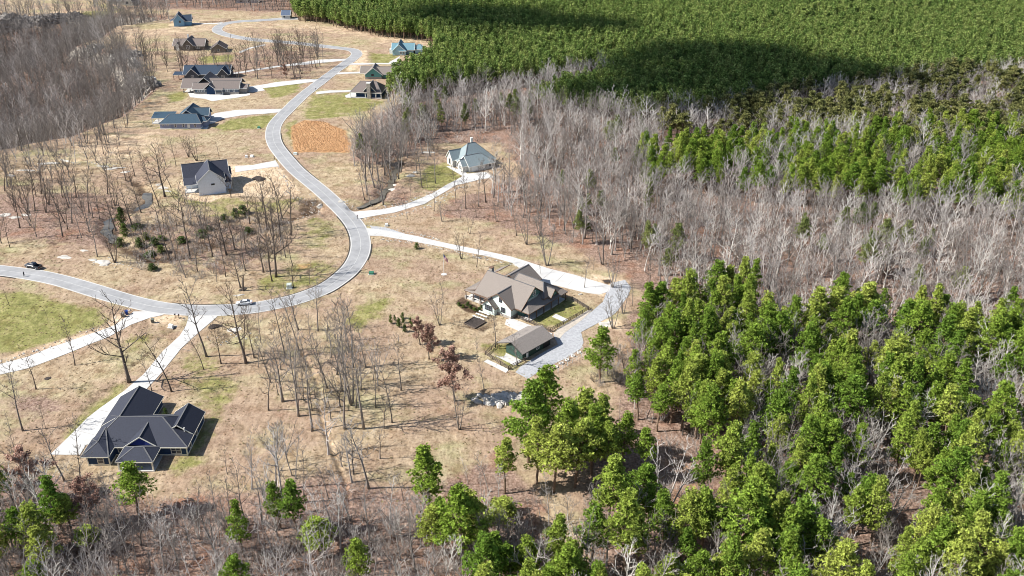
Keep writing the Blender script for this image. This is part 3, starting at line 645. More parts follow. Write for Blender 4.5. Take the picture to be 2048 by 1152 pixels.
# --- houses further up the road
LB = wallmat('lavender_siding', (.30,.33,.46)); TB = roofmat('deep_blue_shingle', (.035,.075,.115))
h = House('blue_roof_house', 'lavender grey house with deep blue hip roof below the brown house', (-167.5, 426.4), 2, LB, TB, M['white'])
h.wall(0, 5.3, 0, 10, 2.9); h.wall(5.3, 19.0, .3, 10.5, 2.9); h.wall(19.0, 21.0, 3.5, 9, 2.9); h.wall(7.2, 14.8, 10.5, 20.5, 3.4, 6.5, 'y')
h.base(0, 5.3, 0, 10, .5); h.base(5.3, 19, .3, 10.5, .5)
h.gable(.0, 19.2, .2, 10.6, 3.0, 5.9, 'x', hip=(4.2,3.2)); h.gable(5.5, 16.5, 8, 20, 3.3, 7.0, 'y', o=.4); h.gable(11, 20.0, 12, 18.5, 3.3, 6.1, 'x', o=.3)
h.gable(18, 21.3, 3.2, 9.2, 3.0, 4.2, 'x', o=.3, hip=(0,2)); h.shed([(-6.6,8.5,3.0),(4,8.5,3.0),(4,15,4.3),(-6.6,15,4.3)]); h.wall(11.5, 19.6, 12.3, 18.2, 3.2)
for x in (-6.3,-3.2): h.post(x, 8.8, 2.9)
h.deck(-6.6, 0, 8.5, 15, .3)
for x in (7.2, 11, 16.5): h.window(x, .3, 1.7, .8, 1.4, 's', M['white'])
h.door(13.4, .3, 1.0, 2.1, 's', M['white']); h.window(1.6, 0, 2.1, .8, .6, 's'); h.window(3.8, 0, 2.1, .8, .6, 's')

BRW = wallmat('slate_blue_siding', (.13,.16,.20)); BRR = roofmat('taupe_shingle', (.20,.165,.15), .2)
h = House('brown_roof_house', 'wide craftsman house with taupe roof and dark blue walls', (-169.5, 488.0), 1.5, BRW, BRR, M['white'])
h.wall(0, 23, 0, 12, 2.9); h.wall(23, 26.8, 2, 9, 2.6, m=M['stone_wall']); h.base(0, 23, 0, 12, .9, M['stone_wall'])
h.wall(8.5-2.3, 8.5+2.3, -.4, 3, 3.0, 5.0, 'y', m=NW)
h.gable(-1.2, 8, .2, 8, 3.0, 5.2, 'x', o=.5); h.gable(-7.5, 23.2, 2, 14, 3.2, 6.6, 'x', o=.5); h.gable(9, 23.2, .2, 9, 3.0, 6.0, 'x', o=.4)
h.gable(5.0, 11.0, -1.0, 6, 3.2, 5.6, 'y', o=.3); h.gable(0.2, 8.4, 4, 17, 4.6, 8.0, 'y', o=.3, hip=(0,0)); h.gable(23, 27, 1.8, 9.2, 2.7, 4.0, 'x', o=.3)
h.wall(.5, 8, 10, 16.5, 4.5, 7.6, 'y')
h.deck(-7, 0, 3, 13, .3); h.deck(11, 15, -2.2, 0, .3)
for x, y in ((-7,3),(-3.5,3),(-.8,1)): h.post(x, y, 3, M['post_wood'], foot=M['stone_wall'])
for x in (11.2, 14.8): h.post(x, -1.9, 2.9, M['white'])
h.shed([(10.8,-2.3,2.9),(15.2,-2.3,2.9),(15.2,.4,3.3),(10.8,.4,3.3)])
for x in (1.6, 2.9, 4.6): h.window(x, 0, 1.9, .8, 1.2, 's')
for x in (16.6, 17.7, 20.6): h.window(x, 0, 1.9, .8, 1.2, 's')

NBR = roofmat('navy_shingle', (.03,.055,.095)); DW = wallmat('dark_grey_siding', (.10,.11,.13))
h = House('dark_blue_house', 'dark blue roofed house directly behind the taupe craftsman house', (-179, 519), 3, DW, NBR, M['white'])
h.wall(-6, 19, 0, 11, 3); h.gable(-6.2, 19.4, 0, 11, 3.1, 6.8, 'x', o=.5); h.gable(-4.5, 2.5, -2, 8, 3.2, 6.6, 'y', o=.3); h.gable(13, 19, -2, 8, 3.2, 6.4, 'y', o=.3)
h.wall(-4.2, 2.2, -1.6, 2, 3.1, 6.2, 'y'); h.wall(13.3, 18.7, -1.6, 2, 3.1, 6.0, 'y'); h.shed([(-12,-1,2.9),(-6,-1,2.9),(-6,4,3.6),(-12,4,3.6)])
for x in (-11.7,-8.8): h.post(x, -.7, 2.8, M['post_wood'])
h.window(-1, -1.6, 1.8, 1.3, 1.4, 's', panes=2); h.window(16, -1.6, 1.8, 1.3, 1.4, 's', panes=2)

h = House('hilltop_brown_house', 'brown roofed house with central gable among the upper grove', (-214, 590), 0, wallmat('dark_stone', (.16,.14,.12)), BRR, M['white'])
h.wall(0, 19, 0, 10, 3); h.gable(-.5, 10, 0, 10, 3.1, 6.2, 'x', o=.4); h.gable(11, 19.3, 0, 10, 3.1, 6.4, 'x', o=.4); h.gable(6, 13, -2, 9, 3.6, 7.4, 'y', o=.3)
h.wall(6.3, 12.7, -1.6, 2, 3.5, 7.0, 'y'); h.wall(1.5, 3.5, -1, 0, 3, 4.6, 'y', m=M['white']); h.gable(1.0, 4, -1, 4, 3.2, 4.8, 'y', o=.2)
h.window(9.5, -1.6, 2.2, 2, 2, 's', M['white'], 2); h.window(15, 0, 1.8, 2, 1.5, 's', M['white'], 2); h.chimney(8, 6, 8.6, M['white'], .8)
h = House('hilltop_garage', 'dark roofed detached garage right of the hilltop brown house', (-188.5, 583), 8, wallmat('tan_siding', (.22,.18,.14)), roofmat('dark_brown_shingle', (.12,.09,.08)), M['white'], 'garage')
h.wall(0, 9, 0, 9, 2.8, 5.6, 'y'); h.gable(0, 9, 0, 9, 2.8, 5.8, 'y', o=.5); h.window(4.5, 0, 1.6, 1.4, 1.2, 's')

SKY = wallmat('sky_blue_siding', (.22,.42,.60)); h = House('sky_blue_house', 'small sky blue house with steep dark roof on the far field', (-237.4, 662), 14, SKY, NBR, M['white'])
h.wall(0, 7, 0, 11, 4.4, 8.2, 'y'); h.gable(0, 7, 0, 11, 4.4, 8.4, 'y', o=.5); h.wall(7, 11.5, 2, 10, 3, 6, 'x'); h.gable(6, 12, 2, 10, 3.2, 6.8, 'x', o=.4); h.deck(-4, 0, 1, 8, .4, M['timber'])
h.window(4.2, 0, 3.2, 1.0, 1.2, 's', M['black']); h.shed([(-2.6,2,3.2),(0,2,4.4),(0,9,4.4),(-2.6,9,3.2)])

AQ = wallmat('pale_aqua_siding', (.42,.62,.70)); AQR = roofmat('aqua_roof', (.16,.30,.36)); h = House('pale_aqua_house', 'pale aqua house with aqua metal roof at the corner of the pine plantation', (-74, 576), 0, AQ, AQR, M['white'])
h.wall(0, 8.2, 0, 10, 3.2, 6.6, 'y'); h.gable(0, 8.2, 0, 12, 3.2, 6.9, 'y', o=.5); h.wall(-.5, 12.5, 4, 12, 3.0, 5.8, 'x'); h.gable(-.8, 13, 3.5, 12.5, 3.1, 6.2, 'x', o=.4)
h.gable(1.6, 6.2, 3, 14, 4.2, 7.3, 'y', o=.3); h.wall(13.5, 18, 5, 11, 3, 5, 'x'); h.gable(13.5, 18.5, 5, 11, 3, 5.4, 'x', o=.3, hip=(2,2)); h.base(0, 8.2, 0, 10, .4, M['stone_wall'])
h.window(5.2, 0, 1.7, .9, 1.7, 's', M['white']); h.window(7, 0, 1.7, .7, 1.7, 's', M['white']); h.shed([(4,-1.0,3.0),(8.4,-1.0,3.0),(8.4,0,3.4),(4,0,3.4)]); h.wall(-2.5, 0, 5, 9, 2.8, m=M['white'])

TG = wallmat('turquoise_siding', (.14,.38,.36)); h = House('turquoise_gable_house', 'brown roofed house with a turquoise gable wall right of the road', (-83, 519.5), 0, TG, FR, M['white'])
h.wall(0, 9.2, 0, 10, 2.9, 6.0, 'y'); h.gable(0, 9.5, -.3, 10, 2.9, 6.6, 'y', o=.5); h.wall(9, 14.5, 1.5, 9, 2.9); h.gable(4, 16, 1, 10, 3.0, 5.8, 'x', o=.5); h.gable(-3, 5, 3, 11, 3.0, 5.8, 'x', o=.4)
h.window(4.2, 0, 2.3, 1.3, .9, 's', M['black'], 2); h.base(0, 9.2, 0, 10, 1.2, M['stone_wall'])
for x in (10, 12.6, 15.4): h.post(x, .4, 2.8, M['post_wood'])
BL = wallmat('deep_blue_siding', (.035,.075,.16)); h = House('stone_chimney_house', 'blue walled house with broad taupe roof and a stone chimney', (-85.2, 481), -6, BL, BRR, M['white'])
h.wall(2.5, 16.2, 1.6, 13, 3.0); h.roof([(-.2,-.6,3.0),(16.8,-.6,3.0),(16.8,13,3.0),(-.2,13,3.0)], [(3.8,8,6.9),(12.3,8,6.9)]); h.gable(7.2, 13.2, 0, 9, 4.1, 7.2, 'y', o=.3); h.wall(7.6, 12.8, .7, 6, 4.0, 6.8, 'y', m=BL)
h.chimney(10, -.1, 8.0, M['stone_wall'], 1.9); h.deck(0, 16.5, -.4, 1.6, .3)
for x in (.1, 8, 13.6, 16.4): h.post(x, -.3, 3, M['white'], .3)
for x in (8.0, 12.6): h.window(x, 1.6, 1.7, 1.5, 1.8, 's', M['white'], 2)
h = House('far_white_cottage', 'tiny white cottage with blue roof at the end of the road beside the pines', (-168, 690), 0, wallmat('cottage_white', (.6,.6,.58)), roofmat('cottage_blue', (.10,.14,.22)), M['white'])
h.wall(0, 6.2, 0, 6, 2.8, 4.8, 'x'); h.gable(0, 6.2, 0, 6, 2.8, 5.6, 'x', o=.4); h.window(2, 0, 1.5, .9, 1.1, 's', M['black'])
h = House('far_grey_house', 'grey roofed house at the top edge among bare trees', (-304, 742), -10, wallmat('far_cream', (.5,.47,.42)), roofmat('far_grey', (.18,.18,.19)), M['white'])
h.wall(0, 9, 0, 12, 3.2, 7.0, 'y'); h.gable(0, 9, 0, 12, 3.2, 7.2, 'y'); h.wall(-12, 0, 2, 10, 3, 5.6, 'x'); h.gable(-12.5, 1, 2, 10, 3, 6, 'x'); h.window(4.5, 0, 2, 1.4, 1.4, 's', M['black'])
h = House('far_pale_house', 'pale house half hidden behind the top grove of bare trees', (-218, 752), 0, wallmat('far_pale', (.5,.5,.52)), roofmat('far_slate', (.2,.21,.25)), M['white'])
h.wall(0, 16, 0, 9, 3, 6, 'x'); h.gable(0, 16, 0, 9, 3, 6.4, 'x'); h.window(4, 0, 1.8, 1.2, 1.3, 's', M['black']); h.window(10, 0, 1.8, 1.2, 1.3, 's', M['black'])
# ------------------------------------------------------------ tree models
def rv(rng): return Vector((rng.gauss(0,1), rng.gauss(0,1), rng.gauss(0,1))).normalized()
def bare_model(seed, kind, ht=15.0, dens=1.0):
    """returns (trunk+limbs MB, twigs MB)"""
    rng = random.Random(seed); T = MB(); C = MB()
    def twig(p, d, L, r, lvl):
        d = (d+rv(rng)*.18+Vector((0,0,.10))).normalized(); mid = p+d*L*.5; d2 = (d+rv(rng)*.22+Vector((0,0,.12))).normalized(); end = mid+d2*L*.5
        C.tube([p, mid, end], [r, r*.7, r*.3], 3, cap=False)
        if lvl > 0:
            n = rng.choice((2,3,3)) if lvl > 1 else rng.choice((1,2,2))
            n = max(1, int(n*dens+rng.random()*.8))
            for k in range(n):
                t = rng.uniform(.3, 1); q_ = p.lerp(mid, t*2) if t < .5 else mid.lerp(end, t*2-1)
                s_ = (d2+rv(rng)*.75+Vector((0,0,.25))).normalized(); twig(q_, s_, L*rng.uniform(.5,.75), max(r*.55, .022), lvl-1)
    def stem(base, d, h, r0, c0, spread, nb, wav=.05):
        n = 9; pts = [base]; dd = d.normalized()
        for i in range(n):
            dd = (dd+rv(rng)*wav+Vector((0,0,.05))).normalized(); pts.append(pts[-1]+dd*h/n)
        rad = [r0*(1-.86*(i/n)**.9) for i in range(n+1)]; rad[0] *= 1.35
        T.tube(pts, rad, 6)
        for k in range(nb):
            t = c0+(1-c0)*((k+rng.random())/nb); f = t*n; i = min(n-1, int(f)); p = pts[i].lerp(pts[i+1], f-i); r = rad[i]+(rad[i+1]-rad[i])*(f-i)
            az = k*2.4+rng.uniform(-.5,.5); rise = rng.uniform(.15,1.0)+.6*t
            b = Vector((math.cos(az), math.sin(az), rise)).normalized()
            tt = (t-c0)/(1-c0); L = spread*(1-.62*tt)*rng.uniform(.65,1.15)
            if tt < .12: L *= .55
            p2 = p+b*L*.5; b2 = (b+rv(rng)*.2+Vector((0,0,.25))).normalized(); p3 = p2+b2*L*.45
            rb = max(.05, min(r*.6, .034*L)); T.tube([p, p2, p3], [rb, rb*.7, rb*.4], 4, cap=False)
            for j in range(int((2.4+L*.62)*dens)):
                u = rng.uniform(.2,1); q_ = p.lerp(p2, u*2) if u < .5 else p2.lerp(p3, u*2-1)
                s_ = (b2+rv(rng)*.7+Vector((0,0,.25))).normalized(); twig(q_, s_, L*rng.uniform(.26,.42), max(rb*.45, .03), 2)
    Z = Vector((0,0,1))
    if kind == 'tall': stem(Vector((0,0,-.3)), Z+rv(rng)*.06, ht, .20, .38, 4.6, 15, .06)
    elif kind == 'slender': stem(Vector((0,0,-.3)), Z+rv(rng)*.08, ht, .15, .30, 3.2, 14, .06)
    elif kind == 'spread': stem(Vector((0,0,-.3)), Z+rv(rng)*.05, ht, .27, .24, 6.2, 18, .07)
    elif kind == 'multi':
        for k in range(rng.choice((3,4))):
            a = k*2.1+rng.random(); d = Vector((math.cos(a)*.22, math.sin(a)*.22, 1)); stem(Vector((math.cos(a)*.2, math.sin(a)*.2, -.3)), d, ht*rng.uniform(.8,1), .16, .34, 3.4, 11, .05)
    elif kind == 'vase':
        stem(Vector((0,0,-.3)), Z, ht*.4, .24, .75, 3.5, 3)
        for k in range(5):
            a = k*1.26+rng.random()*.5; stem(Vector((0,0,ht*rng.uniform(.12,.28))), Vector((math.cos(a)*.5, math.sin(a)*.5, 1)), ht*.72, .12, .3, 3.2, 8, .07)
    elif kind == 'bush':
        for k in range(9):
            a = rng.uniform(0, 6.28); twig(Vector((math.cos(a)*.3, math.sin(a)*.3, -.2)), Vector((math.cos(a)*.6, math.sin(a)*.6, 1)), ht*.62, .05, 3)
    return T, C
def with_tone(me, nper, rng, lo=0, hi=1):
    n = len(me.polygons); g = np.repeat(rng.uniform(lo, hi, n//nper+1), nper)[:n]
    at = me.attributes.new('tone', 'FLOAT', 'FACE'); at.data.foreach_set('value', g.astype(np.float32)); return me
def tufts(pts, dirs, size, nleaf, rng, width=.34):
    """bursts of flat needle sprays; pts (n,3), dirs = outward lean of each burst"""
    n = len(pts); V = []; 
    k = n*nleaf; base = np.repeat(pts, nleaf, 0); D = np.repeat(dirs, nleaf, 0)
    d = rng.normal(size=(k,3)); d /= np.linalg.norm(d, axis=1)[:,None]; d = d+D*.9+np.array([0,0,.35]); d /= np.linalg.norm(d, axis=1)[:,None]
    s = rng.normal(size=(k,3))*.55+D*.7+np.array([0,0,.8]); s = np.cross(d, s); s /= np.linalg.norm(s, axis=1)[:,None]
    L = size*rng.uniform(.65,1.25,k)[:,None]; w = L*width
    p0 = base-d*L*.15; a = p0+d*L*.55+s*w; b = p0+d*L*1.1; c = p0+d*L*.55-s*w
    v = np.stack([p0, a, b, c], 1).reshape(-1, 3); return v
def quad_mesh(name, v, mt, nper, rng, lo=0, hi=1):
    me = bpy.data.meshes.new(name); nv = len(v); nf = nv//4
    me.vertices.add(nv); me.vertices.foreach_set('co', v.astype(np.float32).ravel()); me.loops.add(nv); me.loops.foreach_set('vertex_index', np.arange(nv, dtype=np.int32))
    me.polygons.add(nf); me.polygons.foreach_set('loop_start', (np.arange(nf)*4).astype(np.int32)); me.polygons.foreach_set('loop_total', np.full(nf, 4, dtype=np.int32))
    me.update(calc_edges=True); me.materials.append(mt); return with_tone(me, nper, rng, lo, hi)
def pine_model(seed, mt, ht=15.0, wid=3.6, c0=.38, nclump=34, per=24, size=.62, nleaf=5, flat=.5, bare_low=True, lw=.34, rk=1.0):
    rng = np.random.default_rng(seed); rr = random.Random(seed); T = MB()
    pts = [Vector((0,0,-.3))]; lean = rr.uniform(-.03,.03)
    for i in range(8): pts.append(pts[-1]+Vector((lean+rr.gauss(0,.12), rr.gauss(0,.12), ht/8*.97)))
    T.tube(pts, [.24*(1-.85*i/8)+.02 for i in range(9)], 6)
    P = []; D = []
    for k in range(nclump):
        t = (k+rr.random())/nclump; z = ht*(c0+(1-c0)*t)
        prof = math.sin(math.pi*min(1, (.18+t*.95)))**.7*(1-.35*t) if t < .97 else .2
        az = k*2.4+rr.uniform(-.6,.6); rad = wid*max(.12, prof)*rr.uniform(.45,1.05); 
        i = min(7, int(z/ht*8)); ax = pts[i].lerp(pts[i+1], .5)
        tip = Vector((ax.x+math.cos(az)*rad, ax.y+math.sin(az)*rad, z+rr.uniform(-.2,.6)))
        T.tube([Vector((ax.x, ax.y, z-rad*.35)), tip], [.055, .02], 3, cap=False)
        R_ = rr.uniform(.75,1.35)*(.55+.28*wid/2.6)*rk
        u = rng.normal(size=(per,3)); u /= np.linalg.norm(u, axis=1)[:,None]; u[:,2] = np.abs(u[:,2])*.9-.25
        rr_ = rng.uniform(.55,1,per)[:,None]**.5*R_
        P.append(np.array(tip)+u*rr_*np.array([1.15,1.15,flat*1.3])); D.append(u)
        m = per//3; f = rng.uniform(.35,.9,m)[:,None]; P.append(np.array([ax.x,ax.y,z-rad*.2])*(1-f)+np.array(tip)*f+rng.normal(size=(m,3))*.35); D.append(rng.normal(size=(m,3))*.4)
    if bare_low:
        for k in range(7):
            az = rr.uniform(0, 6.28); z = ht*rr.uniform(.15, c0); T.tube([Vector((0,0,z)), Vector((math.cos(az)*1.3, math.sin(az)*1.3, z+.2))], [.04,.015], 3, cap=False)
    P = np.concatenate(P); D = np.concatenate(D)
    v = tufts(P, D, size, nleaf, rng, lw)
    return mesh('trunk', T.v, T.f, M['pine_bark']), quad_mesh('crown', v, mt, nleaf, rng)
BARK = {'dark': M['dark_bark'], 'pale': M['pale_bark'], 'grey': M['grey_bark'], 'white': M['white_bark']}
BARE = {}
for kind, n in (('tall',4), ('slender',3), ('spread',3), ('multi',3), ('vase',2)):
    BARE[kind] = []
    for s in range(n):
        T, C = bare_model(hash_ := (len(kind)*100+s*7+3), kind, 15.0, {'spread': .85, 'multi': .8, 'vase': .8}.get(kind, 1.0))
        base = mesh('trunk', T.v, T.f, BARK['dark'], smooth=True), mesh('crown', C.v, C.f, BARK['dark'])
        d = {}
        for b, mt in BARK.items():
            pr = base if b == 'dark' else tuple(m_.copy() for m_ in base)
            for m_ in pr: m_.materials[0] = mt
            d[b] = pr
        BARE[kind].append(d)
PINE = [pine_model(100+s, M['needles'], 15, (2.7,3.3,3.8)[s % 3], .32+.06*(s % 4), (50,60,68)[s % 3], 19, .38, 7, .55, lw=.21, rk=.66) for s in range(7)]
PINE_D = [(p[0], p[1].copy()) for p in PINE]
for p in PINE_D: p[1].materials[0] = M['dark_needles']
CEDAR = [pine_model(300+s, M['cedar'], 5, 1.6, .02, 20, 16, .38, 4, .9, False) for s in range(3)]
OLIVE = [pine_model(400+s, M['olive_needles'], 14, 3.6, .50, 16, 24, .6, 5, .35) for s in range(3)]

def leafy(kind_i, mt, seed, n=3200, size=.30):    # clinging dead leaves on a bare tree's twigs
    src = BARE['spread'][kind_i]['dark'][1]; co = np.empty(len(src.vertices)*3, np.float32); src.vertices.foreach_get('co', co); co = co.reshape(-1,3)
    rng = np.random.default_rng(seed); p = co[rng.integers(0, len(co), n)]+rng.normal(size=(n,3))*.3
    return quad_mesh('leaves', tufts(p, np.zeros((n,3)), size, 3, rng, .5), mt, 3, rng)
DEADLEAF = [leafy(i, M['dead_leaf'], 50+i) for i in range(2)]

# ------------------------------------------------------------ placing trees
TREES = []      # dicts of every individual to build
def bare_at(kind, x, y, ht, bark, label, group, tx=0.0, ty=0.0, leaf=False, cat='bare tree', name='bare_tree'):
    z = Hs(x, y); i = random.randrange(len(BARE[kind])); d = BARE[kind][i][bark]; s = ht/14.6
    e = empty(name, label, cat, (x, y, z), random.uniform(0, 6.28), group)
    e.rotation_euler = (Matrix.Rotation(ty, 3, 'Y') @ Matrix.Rotation(tx, 3, 'X') @ Matrix.Rotation(random.uniform(0,6.28), 3, 'Z')).to_euler()
    w = s*random.uniform(.95,1.25); e.scale = (w, w, s)
    link('trunk', d[0], e); link('crown', d[1], e)
    if leaf: link('leaves', DEADLEAF[i % 2], e)
    return e
def pine_at(x, y, ht, label, group, variant=None, wide=None, pool=PINE, name='pine_tree', cat='pine tree', base=15.0):
    z = Hs(x, y); p = random.choice(pool) if variant is None else pool[variant % len(pool)]; s = ht/base
    e = empty(name, label, cat, (x, y, z), 0, group); e.rotation_euler = (random.gauss(0,.03), random.gauss(0,.03), random.uniform(0,6.28))
    w = wide or s*random.uniform(.82,1.2); e.scale = (w, w, s); link('trunk', p[0], e); link('crown', p[1], e); return e
def height_at(x, y, z, py):
    k = (576-py)/FPX; zz = y*(k*CT-ST)/(CT+k*ST); return zz+CAMH-z

_u = 'one two three four five six seven eight nine ten eleven twelve thirteen fourteen fifteen sixteen seventeen eighteen nineteen'.split()
_t = {2: 'twenty', 3: 'thirty', 4: 'forty', 5: 'fifty', 6: 'sixty', 7: 'seventy', 8: 'eighty', 9: 'ninety'}
ORD = ['', 'second', 'third', 'fourth', 'fifth', 'sixth', 'seventh', 'eighth', 'ninth', 'tenth', 'eleventh', 'twelfth', 'thirteenth', 'fourteenth', 'fifteenth', 'sixteenth', 'seventeenth', 'eighteenth', 'nineteenth', 'twentieth']
def ordn(i, n):
    if i == 0: return 'leftmost'
    if i == n-1: return 'rightmost'
    if i < 20: return ORD[i]+' from the left'
    return ordw(i+1)+' from the left'
def ordw(n):
    if n <= 20: return ORD[n-1] or 'first'
    t, u = divmod(n, 10); return _t[t][:-1]+'ieth' if u == 0 else _t[t]+'-'+(ORD[u-1] or 'first')
